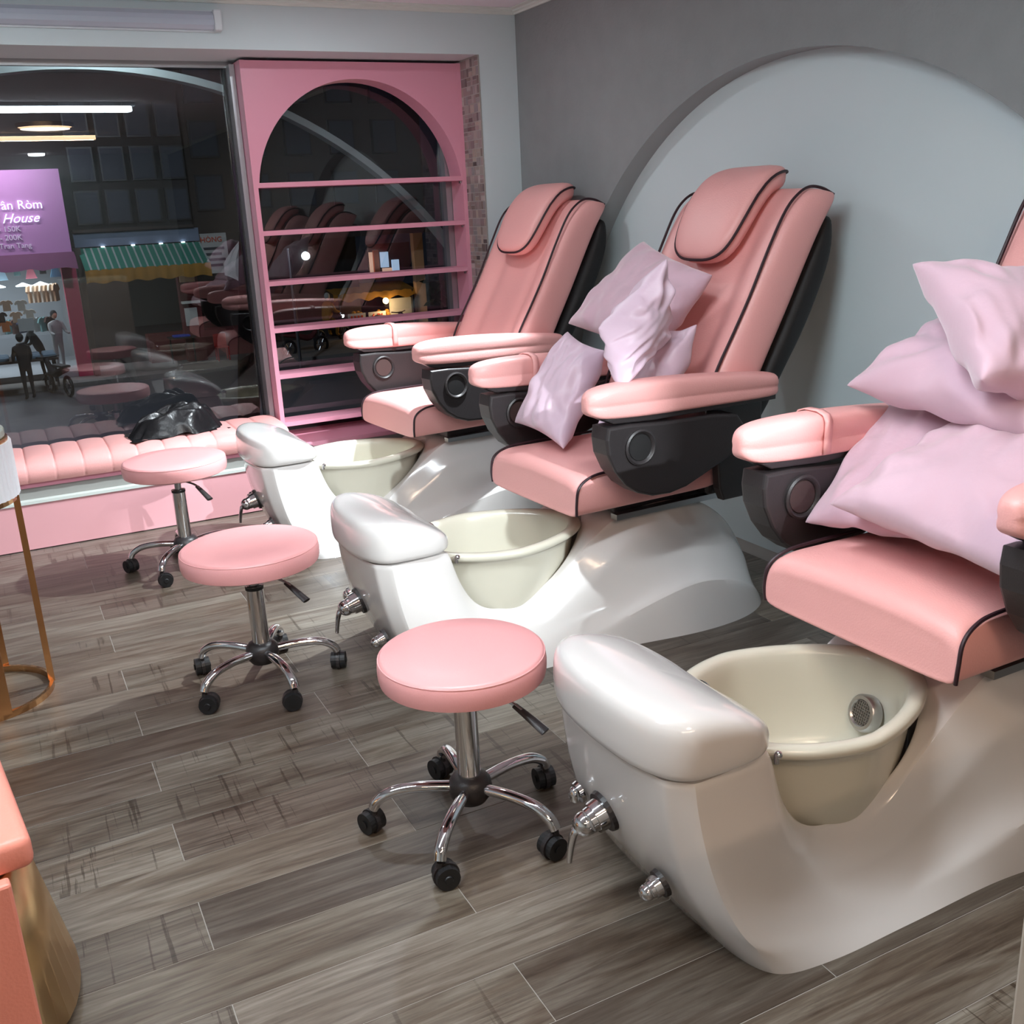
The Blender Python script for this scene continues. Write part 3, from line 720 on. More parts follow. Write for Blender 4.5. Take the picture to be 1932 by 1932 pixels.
        for y, nm_, mm in ((sg * .433, 'cup_ring', 'black'), (sg * .337, 'speaker_ring', 'black')):
            bm = bmesh.new(); n2 = 28; R2 = []
            cx, cz = (.735, .735)
            d = 1 if y * sg > .4 else -1
            for r, hh in ((.060, -.002), (.060, .006), (.054, .009), (.047, .005), (.044, -.004 if d == -1 else -.002)):
                R2.append([bm.verts.new((cx + r * math.cos(2 * PI * k / n2), y + d * sg * hh, cz + r * math.sin(2 * PI * k / n2))) for k in range(n2)])
            for i in range(len(R2) - 1):
                for k in range(n2): bm.faces.new((R2[i][k], R2[i][(k + 1) % n2], R2[i + 1][(k + 1) % n2], R2[i + 1][k]))
            bmesh.ops.recalc_face_normals(bm, faces=bm.faces)
            rg = bmo(nm_, bm, mm, p, True)
            lathe('disc', [(.001, y + d * sg * .003), (.043, y + d * sg * .002), (.046, y - d * sg * .002)], 'brown' if d == -1 else 'blackgloss', p, axis='y', center=(cx, 0, cz), n=24)
        for x in (.825, 1.04):
            K(tube('arm_pin', [(x, sg * .39, .795), (x, sg * .39, .825)], .0045, 'chrome', t, n=8))
        K(prism('arm_bracket', [(1.06, .815), (1.34, .815), (1.34, .66), (1.335, .50), (1.31, .455), (1.17, .455), (1.15, .50), (1.14, .62), (1.06, .70)], 'y', sg * .305, sg * .345, 'black', t, bev=.006))
        K(box('slide_rail', .78, 1.26, sg * .215 - .018, sg * .215 + .018, .428, .448, 'steel', t))
    K(box('seat_mechanism', .80, 1.30, -.19, .19, .440, .487, 'black', t, bev=.008))
    K(box('rear_cover', 1.16, 1.36, -.27, .27, .455, .60, 'black', t, bev=.02))
    mt = Matrix.Translation((1.03, 0, 0)) @ Matrix.Rotation(yaw, 4, 'Z') @ Matrix.Translation((-1.03, 0, 0))
    for o in u: o.matrix_local = mt @ o.matrix_local
CH = [((1.041, 4.644, 0), .087, 'pink leather spa pedicure chair farthest away, in the corner, with no pillows on it', True),
      ((1.030, 3.115, 0), .050, 'middle pink leather spa pedicure chair with black piping, holding four lilac pillows', True),
      ((1.078, 1.612, 0), .021, 'nearest pink leather spa pedicure chair, cut by the right picture edge, heaped with mauve pillows', True)]
first = None
for i, (loc, yaw, lab, st) in enumerate(CH):
    t = empty('pedicure_chair', loc, 0.0, lab, 'spa chair')
    if i == 0:
        make_shell(t); make_lid(t); make_basin2(t); make_fittings(t); base_parts = kids(t); make_upper(t, 0.0); first = t; up = [k for k in kids(t) if k not in base_parts]
        upn = [(k, k.matrix_local.copy()) for k in up]
    else:
        for k in kids(first):
            c = copy_tree(k, t)
            if k in up:
                mt = Matrix.Translation((1.03, 0, 0)) @ Matrix.Rotation(yaw, 4, 'Z') @ Matrix.Translation((-1.03, 0, 0)); c.matrix_local = mt @ dict(upn)[k]
mt = Matrix.Translation((1.03, 0, 0)) @ Matrix.Rotation(CH[0][1], 4, 'Z') @ Matrix.Translation((-1.03, 0, 0))
for k, m0 in upn: k.matrix_local = mt @ m0

# ================================================================== PILLOWS
def pillow(corners, T, m, label, group, seed, wr=1.0):
    A, B, C_, D_ = [Vector(c) for c in corners]; cen = (A + B + C_ + D_) / 4
    nrm = ((C_ - A).cross(D_ - B)).normalized(); n = 30; rnd_ = random.Random(seed); off = Vector((rnd_.random() * 50, seed * 3.1, 0))
    v = []; f = []
    def pt(i, j, side):
        u, w_ = i / n * 2 - 1, j / n * 2 - 1
        pu = u * (1 - .085 * (1 - w_ * w_) * abs(u) ** 3); pw = w_ * (1 - .085 * (1 - u * u) * abs(w_) ** 3)
        a, b = (pu + 1) / 2, (pw + 1) / 2
        p = (A * (1 - a) + B * a) * (1 - b) + (D_ * (1 - a) + C_ * a) * b
        e = max(0, (1 - u * u) * (1 - w_ * w_)); h = T * e ** .42
        # folds running in from the edges and corners
        r = math.hypot(u, w_); ang = math.atan2(w_, u)
        edge = min(1, max(0, r - .25) * 1.5) * min(1, e * 6)
        fold = math.sin(ang * 9 + 3 * noise.noise(Vector((u * 1.5, w_ * 1.5, 0)) + off)) * .5 + noise.noise(Vector((ang * 3.2, r * 1.2, side)) + off) * 1.0
        big = noise.noise(Vector((u * 1.3, w_ * 1.3, side * 2)) + off)
        fine = noise.noise(Vector((u * 5, w_ * 2.2, side * 5)) + off)
        h += wr * T * (0.17 * fold * edge + 0.22 * big * min(1, e * 3) + 0.12 * fine * min(1, e * 5))
        return p + nrm * (h if side else -h)
    idx = {}
    for side in (0, 1):
        for i in range(n + 1):
            for j in range(n + 1):
                if side and (i in (0, n) or j in (0, n)): idx[(1, i, j)] = idx[(0, i, j)]; continue
                idx[(side, i, j)] = len(v); v.append(pt(i, j, side) - cen)
        for i in range(n):
            for j in range(n): f.append((idx[(side, i, j)], idx[(side, i + 1, j)], idx[(side, i + 1, j + 1)], idx[(side, i, j + 1)]))
    o = pyd('throw_pillow', v, f, m, None, True, 1, tuple(cen)); return tag(o, label, 'pillow', group)
G2 = 'lilac pillows on the middle chair'; G3 = 'mauve pillows on the nearest chair'
pillow([[2.31, 3.406, 1.349], [2.29, 2.94, 1.234], [2.03, 2.971, .95], [2.05, 3.582, 1.033]], .085, 'velvet', 'large lilac pillow lying slanted across the middle chair back, topmost behind the upright one', G2, 1)
pillow([[1.98, 2.784, 1.32], [2.09, 2.97, 1.03], [1.73, 2.692, .922], [1.76, 2.87, 1.10]], .075, 'satin', 'shiny lilac satin pillow standing upright on its corner beside the near armrest', G2, 2, 1.5)
pillow([[1.93, 3.36, 1.04], [1.98, 3.17, .98], [1.73, 3.07, .655], [1.70, 3.40, .705]], .075, 'satin', 'lilac satin pillow leaning at the left front of the middle seat', G2, 3, 1.1)
pillow([[2.13, 3.10, .99], [2.13, 2.82, 1.09], [1.93, 2.77, .76], [1.77, 2.95, .70]], .065, 'satin', 'smaller-looking lilac pillow half hidden behind the upright pillow', G2, 4)
pillow([[2.04, 1.851, 1.319], [2.24, 1.55, 1.282], [2.09, 1.367, .997], [1.84, 1.458, 1.096]], .095, 'velvet', 'topmost mauve pillow of the heap, pointed corner up to the left', G3, 5)
pillow([[2.24, 1.914, 1.161], [2.29, 1.496, 1.137], [1.94, 1.318, .958], [1.99, 2.003, .998]], .080, 'velvet', 'mauve pillow lying flat below the topmost one, tip pointing left', G3, 6)
pillow([[2.25, 2.05, .965], [2.23, 1.70, .92], [1.86, 1.50, .705], [1.80, 1.935, .662]], .075, 'velvet', 'darker mauve pillow leaning by the far armrest at the bottom of the heap', G3, 7)
pillow([[2.09, 1.723, .933], [2.02, 1.30, .965], [1.70, 1.163, .735], [1.745, 1.795, .76]], .075, 'velvet', 'big mauve pillow at the front of the nearest seat, slipping over its edge', G3, 8)

# ================================================================== HEAP OF BLACK CLOTH ON THE BENCH
def heap():
    n, m = 60, 36; v = []; f = []
    for i in range(n + 1):
        for j in range(m + 1):
            u, w_ = i / n * 2 - 1, j / m * 2 - 1
            r = min(1.0, math.sqrt(u * u * .95 + w_ * w_ * .95)); k = max(0, 1 - r ** 2.6)
            x = u * (.235 + .03 * noise.noise(Vector((w_ * 2, 3, 1)))); y = w_ * (.135 + .03 * noise.noise(Vector((u * 2.2, 7, 1))))
            q = Vector((u * 1.2, w_ * 2.2, 0))
            fold = abs(math.sin(w_ * 8 + 2.4 * noise.noise(q * 1.3) + u * 2.5)) * .035 + noise.noise(q * 2.1) * .035
            h = min(1, k * 1.9) * (.085 + .022 * math.sin(u * 2 + .6)) + k * fold * 1.1
            v.append((x + .02 * noise.noise(q * 2), y, max(.002, h)))
    for i in range(n):
        for j in range(m): a = i * (m + 1) + j; f.append((a, a + 1, a + m + 2, a + m + 1))
    o = pyd('crumpled_jacket', v, f, 'blackcloth', None, True, 1, (.755, 5.485, .446)); o.rotation_euler = (0, 0, .10)
    return tag(o, 'crumpled black glossy jacket dumped on the pink window bench', 'jacket')
heap()

# ================================================================== MANICURE TABLE (left edge)
def stadium(xr, y0, y1, xl, n=14):
    r = (y1 - y0) / 2; cy = (y0 + y1) / 2; P = []
    for k in range(n + 1):
        a = -PI / 2 + PI * k / n; P.append((xr - r + r * math.cos(a), cy + r * math.sin(a)))
    for k in range(n + 1):
        a = PI / 2 + PI * k / n; P.append((xl + r + r * math.cos(a), cy + r * math.sin(a)))
    return P
tb = empty('manicure_table', (-.55, 3.57, 0), 0, 'white fluted manicure table on thin gold legs at the left edge', 'table')
def pm_(o): o.parent = tb; o.matrix_parent_inverse = Matrix.Translation((.55, -3.57, 0)); return o
def flute():
    P = []; base = stadium(-.018, 3.37, 3.77, -1.12, 14)
    # resample evenly and flute
    pts = [Vector((*p, 0)) for p in base]; pts.append(pts[0]); L = [0]
    for a, b in zip(pts, pts[1:]): L.append(L[-1] + (b - a).length)
    N_ = 460
    for k in range(N_):
        s = L[-1] * k / N_; i = max(j for j in range(len(L)) if L[j] <= s); i = min(i, len(pts) - 2)
        p = pts[i].lerp(pts[i + 1], (s - L[i]) / max(1e-6, L[i + 1] - L[i])); tg = (pts[i + 1] - pts[i]).normalized()
        o = Vector((tg.y, -tg.x, 0)) * (.004 * abs(math.sin(PI * k / 4)))
        P.append((p.x + o.x, p.y + o.y))
    return P
fp = flute()
pm_(prism('fluted_body', fp, 'z', .69, .865, 'ribwhite'))
pm_(prism('gold_rim', stadium(-.022, 3.374, 3.766, -1.116, 20), 'z', .865, .876, 'gold'))
pm_(prism('table_top', stadium(-.028, 3.38, 3.76, -1.11, 20), 'z', .876, .905, 'sage', bev=.006))
lp = stadium(-.025, 3.36, 3.80, -1.10, 24)
for nm_, z0, z1, m_ in (('base_loop', .0, .022, 'gold'), ('top_loop', .672, .690, 'gold')):
    inn = stadium(-.037, 3.372, 3.788, -1.088, 24); n_ = len(lp); v = []; f = []
    for P_, z_ in ((lp, z0), (lp, z1), (inn, z1), (inn, z0)): v += [(x, y, z_) for x, y in P_]
    for r_ in range(4):
        for k in range(n_): f.append((r_ * n_ + k, r_ * n_ + (k + 1) % n_, ((r_ + 1) % 4) * n_ + (k + 1) % n_, ((r_ + 1) % 4) * n_ + k))
    pm_(pyd(nm_, v, f, m_))
for x, y in ((-.18, 3.366), (-.18, 3.794), (-.031, 3.575), (-.95, 3.366), (-.95, 3.794)):
    if x == -.031: pm_(box('leg', x - .011, x + .009, y - .022, y + .022, .02, .68, 'gold'))
    else: pm_(box('leg', x - .020, x + .020, y - .006, y + .006, .02, .68, 'gold'))

# ================================================================== CORAL POUF CHAIR (lower left corner)
pf = empty('low_armchair', (-.098, 1.80, 0), 0, 'coral leather seat with a curved polished gold side, cut by the lower left corner', 'armchair')
def pp_(o): o.parent = pf; o.matrix_parent_inverse = Matrix.Translation((.098, -1.80, 0)); return o
pp_(box('seat_cushion', -.72, -.098, 1.80, 2.36, .405, .470, 'coral', bev=.018, seg=4, smooth=True))
pp_(box('front_panel', -.71, -.145, 1.775, 1.805, .02, .405, 'coral', bev=.006))
gs = []
for k in range(17):
    a = -PI / 2 + PI * k / 16; gs.append((math.cos(a), 2.06 + .255 * math.sin(a)))
v = []; f = []
for z in (.03, .40):
    for x, y in gs: v.append((-.160 + x * (.125 - .075 * z / .4), y, z))
for k in range(16): f.append((k, k + 1, 17 + k + 1, 17 + k))
gp = pp_(pyd('gold_side', v, f, 'goldmirror', None, True)); sm = gp.modifiers.new('s', 'SOLIDIFY'); sm.thickness = .012
pp_(box('body', -.70, -.170, 1.806, 2.33, .03, .403, 'coral'))
pp_(box('plinth', -.68, -.15, 1.83, 2.31, .0, .03, 'black')); pf.rotation_euler = (0, 0, .125)

# ================================================================== RECEPTION COUNTER (lower right corner)
rc = empty('reception_counter', (.96, .25, 0), 0, 'beige counter corner standing at the lower right picture edge', 'counter')
def pr_(o): o.parent = rc; o.matrix_parent_inverse = Matrix.Translation((-.96, -.25, 0)); return o
pr_(box('body', 0.645, 1.27, .05, .430, .06, .98, 'beige', bev=.003))
pr_(box('plinth', 0.66, 1.25, .07, .415, .0, .06, 'greyledge'))
pr_(box('counter_top', .643, 1.27, .05, .432, .98, 1.01, 'sage', bev=.004))

# ================================================================== THE STREET OUTSIDE (night, one storey down, some 25 m away)
GZ = -2.9
ORD = ('first', 'second', 'third', 'fourth', 'fifth', 'sixth', 'seventh', 'eighth', 'ninth', 'tenth')
E_ = {}
E_['asphalt'] = mat('asphalt', srgb(74, 76, 80), 0.5, var=(.6, .2))
E_['kerb'] = mat('pavement', srgb(120, 116, 112), 0.8, var=(1, .1))
E_['facade'] = mat('dim_facade', srgb(50, 48, 48), 0.9, var=(.5, .2))
E_['facade2'] = mat('brown_facade', srgb(70, 62, 58), 0.9, var=(.5, .15))
E_['bluepane'] = mat('blue_dark_pane', srgb(50, 56, 68), 0.6)
E_['fascia'] = mat('slate_fascia', srgb(120, 134, 156), 0.6)
E_['purple'] = mat('purple_signboard', srgb(206, 150, 206), 0.6)
E_['purplecloth'] = mat('purple_awning_cloth', srgb(120, 74, 106), 0.9, bump=(3, .6))
E_['green'] = mat('green_awning_cloth', srgb(56, 140, 118), 0.8)
E_['stripe'] = mat('pale_awning_stripe', srgb(176, 190, 184), 0.8)
E_['yellow'] = mat('yellow_cloth', srgb(176, 128, 46), 0.9, bump=(2, .5))
E_['crimson'] = mat('crimson_pillar', srgb(200, 40, 90), 0.6)
E_['maroon'] = mat('maroon_front', srgb(104, 44, 44), 0.7)
E_['shopwall'] = mat('shop_wall', srgb(160, 164, 168), 0.8)
E_['bark'] = mat('bark', srgb(26, 24, 24), 0.95, bump=(8, .8))
E_['redplastic'] = mat('red_plastic', srgb(170, 40, 36), 0.4)
E_['bluetray'] = mat('blue_plastic', srgb(50, 80, 190), 0.4)
E_['denim'] = mat('folded_denim', srgb(110, 136, 152), 0.9)
E_['darkcloth'] = mat('dark_clothes', srgb(34, 34, 38), 0.9)
E_['skin'] = mat('skin', srgb(196, 150, 124), 0.6)
E_['paper'] = mat('white_board', srgb(206, 206, 200), 0.7)
E_['orangeprint'] = mat('orange_print', srgb(226, 84, 40), 0.6)
E_['letters'] = mat('lit_letters', (1, 1, 1, 1), emis=(.85, .9, 1, 1), estr=1.6)
E_['letters2'] = mat('grey_letters', srgb(225, 215, 230), 0.5, emis=(.8, .75, .9, 1), estr=.25)  # faint glow put in to lift the letters lying in shadow
E_['lampwhite'] = mat('lit_shop_lamp', (1, 1, 1, 1), emis=(.88, .96, 1, 1), estr=7)
E_['lampwarm'] = mat('lit_bulb', (1, 1, 1, 1), emis=(1, .62, .24, 1), estr=14)
E_['screen'] = mat('lit_window', srgb(150, 180, 210), emis=(.55, .75, 1, 1), estr=.9)
E_['screenwarm'] = mat('lit_poster', srgb(220, 180, 160), emis=(1, .6, .42, 1), estr=.8)
E_['silver'] = mat('silver_arch', srgb(214, 224, 222), 0.35, 0.2)
E_['leaf'] = mat('dark_leaves', srgb(40, 52, 40), 0.7)
M.update(E_)
struct(box('street_ground', -14, 34, 6.2, 60, GZ - .1, GZ, 'asphalt'))
struct(box('pavement_far', -14, 34, 31.6, 60, GZ, GZ + .12, 'kerb'))
def grp(name, label, cat, group=None): return empty(name, (0, 0, 0), 0, label, cat, group)
def eb(o, n_, x0, x1, y0, y1, z0, z1, m, **k): return box(n_, x0, x1, y0, y1, z0, z1, m, o, **k)
# buildings
bA = grp('street_building', 'dim building across the street above the purple sign and green awning', 'building')
eb(bA, 'upper_wall', -14, 5.95, 33.2, 40, .95, 12, 'facade'); eb(grp('party_wall', 'narrow brown wall between the clothes shop and the green awning', 'wall'), 'masonry', 2.45, 2.60, 32.6, 33.6, GZ, .93, 'facade2')
for x in (2.7, 3.55, 4.4, 5.25):
    for z in (1.55, 2.75, 3.95): 
        wdw = eb(bA, 'window', x, x + .68, 33.10, 33.19, z, z + .95, 'darkframe'); box('pane', x + .05, x + .63, 33.07, 33.11, z + .05, z + .90, 'bluepane', wdw)
eb(bA, 'balcony_slab', 2.5, 5.9, 32.8, 33.2, 1.34, 1.42, 'facade2')
bB = grp('street_building', 'brownish building across the street behind the tree trunk and the shelf', 'building')
eb(bB, 'upper_wall', 5.96, 14.2, 34.5, 42, 1.1, 12, 'facade2'); eb(bB, 'lower_wall', 5.96, 12.2, 36.5, 42, GZ, 1.1, 'facade')
eb(bB, 'cornice_band', 5.96, 14.2, 34.2, 34.5, .75, 1.1, 'facade2')
for x in (6.4, 7.9, 9.4, 10.9, 12.4):
    for z in (1.8, 3.4, 5.0): wdw = eb(bB, 'window', x, x + .9, 34.42, 34.49, z, z + 1.1, 'darkframe'); box('pane', x + .06, x + .84, 34.40, 34.43, z + .06, z + 1.04, 'bluepane', wdw)
# purple sign
sg_ = grp('shop_sign', 'purple shop signboard with white letters on the left across the street', 'sign')
eb(sg_, 'board', -5, 2.36, 32.5, 32.75, .84, 3.10, 'purple')
def text(o, s_, x, z, size, m, y=32.46, shear=0.0, align='LEFT', ext=.02, name='lettering', rot=0.0):
    c = bpy.data.curves.new('t', 'FONT'); c.body = s_; c.size = size; c.extrude = ext; c.shear = shear; c.align_x = align; c.resolution_u = 3
    t_ = bpy.data.objects.new('t', c); COL.objects.link(t_); bpy.context.view_layer.update()
    me = bpy.data.meshes.new_from_object(t_.evaluated_get(bpy.context.evaluated_depsgraph_get())); bpy.data.objects.remove(t_)
    me.materials.clear(); ob = link(name, me, m, o); ob.location = (x, y, z); ob.rotation_euler = (PI / 2, rot, 0); return ob
text(sg_, 'Trân Ròm', 1.80, 2.06, .34, 'letters', align='RIGHT')
text(sg_, 'House', 1.64, 1.70, .36, 'letters', shear=.45, align='RIGHT')
text(sg_, '0 - 150K', 1.14, 1.47, .21, 'letters2', align='RIGHT')
text(sg_, '0 - 200K', 1.14, 1.24, .21, 'letters2', align='RIGHT')
text(sg_, '5 Tran Tang', 1.34, 1.02, .20, 'letters2', align='RIGHT')
light('AREA', 'sign_lamp', (-.2, 30.9, 3.75), 150, (1, .90, 1), shape='RECTANGLE', size=3.5, size_y=.1).rotation_euler = (D(58), 0, 0)
v = []; f = []
for i in range(25):
    x = -5 + 7.4 * i / 24
    for j, (y, z) in enumerate(((32.5, .84), (32.0, .66 + .03 * math.sin(i * 1.9)), (31.7, .42 + .04 * math.sin(i * 2.3)))): v.append((x, y, z))
for i in range(24):
    for j in range(2): a = i * 3 + j; f.append((a, a + 1, a + 4, a + 3))
tag(pyd('cloth_awning', v, f, 'purplecloth', None, True), 'dark purple cloth awning sagging under the purple signboard', 'awning')
# clothes shop
cs = grp('clothes_shop', 'brightly lit open clothes shop on the left across the street', 'shop')
eb(cs, 'back_wall', -5, 2.4, 37.0, 37.1, GZ, .6, 'shopwall'); eb(cs, 'shop_floor', -5, 2.4, 33.0, 37.0, GZ, GZ + .3, 'shopwall'); eb(cs, 'shop_ceiling', -5, 2.4, 33.2, 37.0, .62, .72, 'shopwall')
eb(cs, 'crimson_pillar', 2.02, 2.42, 32.9, 33.2, GZ, .56, 'crimson'); eb(cs, 'hanging_rail', -3, 2.0, 33.6, 33.63, .50, .53, 'steel')
light('AREA', 'shop_light', (-.3, 34.6, .55), 210, (.86, .95, 1), shape='RECTANGLE', size=4, size_y=2)
light('AREA', 'street_lamp_light', (3.5, 22, 5.2), 420, (.80, .90, 1.0), shape='DISK', size=.5).rotation_euler = (D(35), 0, 0)
for i, x in enumerate((.30, .95, 1.42)):
    o = lathe('shop_lamp', [(.02, .10), (.20, .02), (.19, 0), (.02, -.01)], 'lampwhite', None, n=16); o.location = (x, 33.2, -.06)
    tag(o, ('left', 'middle', 'right')[i] + ' of the three glowing shop lamps over the clothes display', 'lamp', 'lamps over the clothes display')
def shirt(x, y, z, s_, m, label, cat='shirt', group=None, rz=0.0, dress=False):
    pts = [(-.10, 0), (-.24, -.05), (-.33, -.20), (-.24, -.26), (-.18, -.18), (-.19, -.56), (.19, -.56), (.18, -.18), (.24, -.26), (.33, -.20), (.24, -.05), (.10, 0), (0, -.05)]
    if dress: pts = [(-.09, 0), (-.15, -.02), (-.14, -.20), (-.26, -.62), (.26, -.62), (.14, -.20), (.15, -.02), (.09, 0), (0, -.05)]
    o = prism('hanging_garment', [(a * s_, b * s_) for a, b in pts], 'y', -.03, .03, m, None, bev=.008); o.location = (x, y, z); o.rotation_euler = (0, 0, rz)
    return tag(o, label, cat, group)
cols = {'navy': srgb(40, 44, 66), 'pale blue': srgb(176, 210, 228), 'teal': srgb(96, 130, 130), 'rose': srgb(206, 120, 134), 'black': srgb(28, 28, 32), 'sky blue': srgb(120, 180, 214), 'beige': srgb(214, 178, 146), 'cream': srgb(226, 214, 196), 'orange': srgb(214, 120, 50), 'brown': srgb(74, 50, 46), 'peach': srgb(230, 180, 150), 'grey': srgb(150, 150, 150)}
for c_, v_ in cols.items(): M['g' + c_] = mat('cloth_' + c_.replace(' ', '_'), v_, .85)
for x, c_, dr in ((-.15, 'navy', 0), (.45, 'pale blue', 1), (.86, 'teal', 0), (1.22, 'rose', 1), (1.55, 'black', 0), (1.88, 'sky blue', 1)):
    shirt(x, 33.45, .50, .47 if not dr else .60, 'g' + c_, c_ + (' dress' if dr else ' top') + ' hanging in the top row at the clothes shop front', 'dress' if dr else 'shirt', 'garments hung at the shop front', dress=bool(dr))
for i, (x, z, c_) in enumerate(((.05, -.42, 'peach'), (.42, -.40, 'beige'), (.80, -.42, 'cream'), (.22, -.72, 'brown'), (.62, -.74, 'beige'), (.98, -.70, 'cream'), (.30, -.98, 'orange'))):
    shirt(x, 32.9, z, .55, 'g' + c_, ('peach shirt top left on the display', 'beige shirt top middle of the display', 'cream shirt top right of the display', 'dark brown shirt left below on the display', 'beige shirt in the second display row', 'cream shirt right in the second display row', 'orange shirt lowest on the display')[i], 'shirt', 'shirts on the display rack')
for i in range(7):
    x = 1.15 + .12 * i; shirt(x, 34.6, -.10, .95, 'gcream' if i % 2 else 'gbeige', 'long pale garment deep inside the clothes shop, ' + ORD[i] + ' from the left', 'shirt', 'long pale garments inside the shop', rz=1.2)
tb2 = grp('display_table', 'display table of folded jeans in front of the clothes shop', 'table')
eb(tb2, 'table_top', -1.6, 1.45, 31.2, 32.5, -2.02, -1.96, 'facade2')
for x in (-1.5, 1.35):
    for y in (31.3, 32.4): eb(tb2, 'leg', x - .03, x + .03, y - .03, y + .03, GZ + .12, -2.02, 'darkframe')
for i in range(6):
    for j in range(3):
        o = box('folded_jeans', -.17, .17, -.14, .14, 0, .10, 'denim', None, bev=.03); o.location = (-.75 + .40 * i, 31.45 + .40 * j, -1.96 + .10 * 0); o.rotation_euler = (0, 0, .1 * math.sin(i * 3 + j))
        tag(o, 'folded jeans on the display table, ' + ('front', 'middle', 'rear')[j] + ' row, ' + ORD[i] + ' from the left', 'jeans', 'folded jeans on the display table')
tag(box('price_board', .62, 1.04, 32.5, 32.53, -1.28, -.92, 'paper'), 'small grey-white notice board among the shirts', 'notice')
# green awning shop
aw = grp('striped_awning', 'green striped awning with yellow valance across the street', 'awning')
nst = 18
for i in range(nst):
    x0 = 2.55 + 3.5 * i / nst; x1 = 2.55 + 3.5 * (i + 1) / nst
    for a_, b_, m_ in ((x0, x1 - .05, 'green'), (x1 - .05, x1, 'stripe')):
        v = [(a_, 32.9, .90), (b_, 32.9, .90), (b_ + .03, 31.9, .32), (a_ + .03, 31.9, .32), (a_, 32.9, .87), (b_, 32.9, .87), (b_ + .03, 31.9, .29), (a_ + .03, 31.9, .29)]
        pyd('green_panel' if m_ == 'green' else 'pale_stripe', v, [(0, 1, 2, 3), (4, 7, 6, 5), (0, 4, 5, 1), (1, 5, 6, 2), (2, 6, 7, 3), (3, 7, 4, 0)], m_, aw)
v = []; f = []
for i in range(41):
    x = 2.57 + 3.52 * i / 40; yy = 31.88 + .03 * math.sin(i * 1.7); v += [(x, 31.9, .31), (x, yy, .12), (x, yy + .02, -.06 + .03 * math.sin(i * .9))]
for i in range(40):
    for j in range(2): a = i * 3 + j; f.append((a, a + 1, a + 4, a + 3))
pyd('yellow_valance', v, f, 'yellow', aw, True)
fa = grp('fascia_beam', 'slate blue fascia with small white lights above the green awning', 'fascia')
eb(fa, 'beam', 2.5, 6.05, 32.95, 33.19, .93, 1.32, 'fascia')
for i, x in enumerate((3.25, 4.1, 4.9, 5.55)):
    o = box('small_fascia_light', x - .05, x + .05, 32.88, 32.94, .90, .93, 'lampwhite'); tag(o, 'tiny white light under the slate blue fascia, ' + ORD[i] + ' from the left', 'lamp', 'tiny lights under the fascia')
s2_ = grp('corner_shop', 'dark maroon shop front under the green awning', 'shop')
eb(s2_, 'back_wall', 2.62, 5.95, 35.0, 35.1, GZ, .95, 'facade'); eb(s2_, 'maroon_pillar', 5.35, 5.95, 33.6, 34.0, GZ + .1, .6, 'maroon'); eb(s2_, 'low_counter', 4.3, 7.4, 34.2, 34.9, GZ + .12, -1.9, 'maroon')
eb(s2_, 'small_shelf', 5.35, 5.90, 33.35, 33.6, -.95, -.88, 'paper'); eb(s2_, 'poster', 5.42, 5.80, 33.55, 33.6, -1.65, -1.10, 'paper'); eb(s2_, 'picture', 5.4, 5.85, 33.52, 33.6, -.30, .10, 'gbeige')
light('AREA', 'awning_light', (4.2, 32.4, .25), 12, (.9, .9, .85), shape='DISK', size=.5)
# hanging white banner and advert
v = []; f = []
B_ = [((6.87, .95), (6.90, .95)), ((6.55, .62), (6.92, .60)), ((6.30, .30), (6.93, .25)), ((6.28, -.05), (6.92, -.1)), ((6.70, -.25), (6.90, -.5)), ((6.78, -.9), (6.90, -1.0)), ((6.60, -1.6), (6.72, -1.7))]
for (xa, za), (xb, zb) in B_:
    for k in range(5): t_ = k / 4; v.append((xa + (xb - xa) * t_, 31.0 + .05 * math.sin(k * 2.5), za + (zb - za) * t_))
for i in range(len(B_) - 1):
    for k in range(4): a = i * 5 + k; f.append((a, a + 1, a + 6, a + 5))
o = pyd('white_sheet', v, f, 'paper', None, True); sm = o.modifiers.new('s', 'SOLIDIFY'); sm.thickness = .02
tag(o, 'white plastic sheet hanging from a cord beside the tree trunk', 'sheet')
ad = grp('advert_board', 'pale advert board with faded red heading beside the green awning', 'sign')
eb(ad, 'board', 6.05, 7.0, 33.6, 33.65, -.10, 1.12, 'paper'); text(ad, 'HÒNG', 6.52, .86, .22, 'orangeprint', y=33.58, align='CENTER')
for i in range(4): eb(ad, 'printed_line', 6.15, 6.9 - .1 * (i % 2), 33.585, 33.60, .62 - .17 * i, .70 - .17 * i, 'bluepane')
# red plastic stools and blue tray on the pavement
def red_chair(x, y, label):
    t_ = empty('plastic_chair', (x, y, GZ + .12), 0, label, 'chair', 'red plastic chairs on the far pavement')
    box('seat', -.2, .2, -.2, .2, .40, .43, 'redplastic', t_); box('backrest', -.2, .2, .17, .20, .43, .82, 'redplastic', t_, bev=.01)
    for a_ in (-1, 1):
        for b_ in (-1, 1): box('leg', a_ * .17 - .02, a_ * .17 + .02, b_ * .17 - .02, b_ * .17 + .02, 0, .40, 'redplastic', t_)
red_chair(6.35, 33.2, 'left red plastic chair on the far pavement'); red_chair(7.05, 32.6, 'right red plastic chair on the far pavement beside the tree trunk')
tag(box('plastic_tray', 4.95, 5.45, 33.3, 33.7, -1.95, -1.90, 'bluetray', bev=.01), 'blue plastic tray before the maroon shop front', 'tray')
tt = grp('small_table', 'small dark table holding the blue tray across the street', 'table')
eb(tt, 'table_top', 4.8, 5.6, 33.2, 33.8, -1.99, -1.95, 'darkframe')
for x in (4.85, 5.55): eb(tt, 'leg', x - .02, x + .02, 33.48, 33.52, GZ + .12, -1.99, 'darkframe')
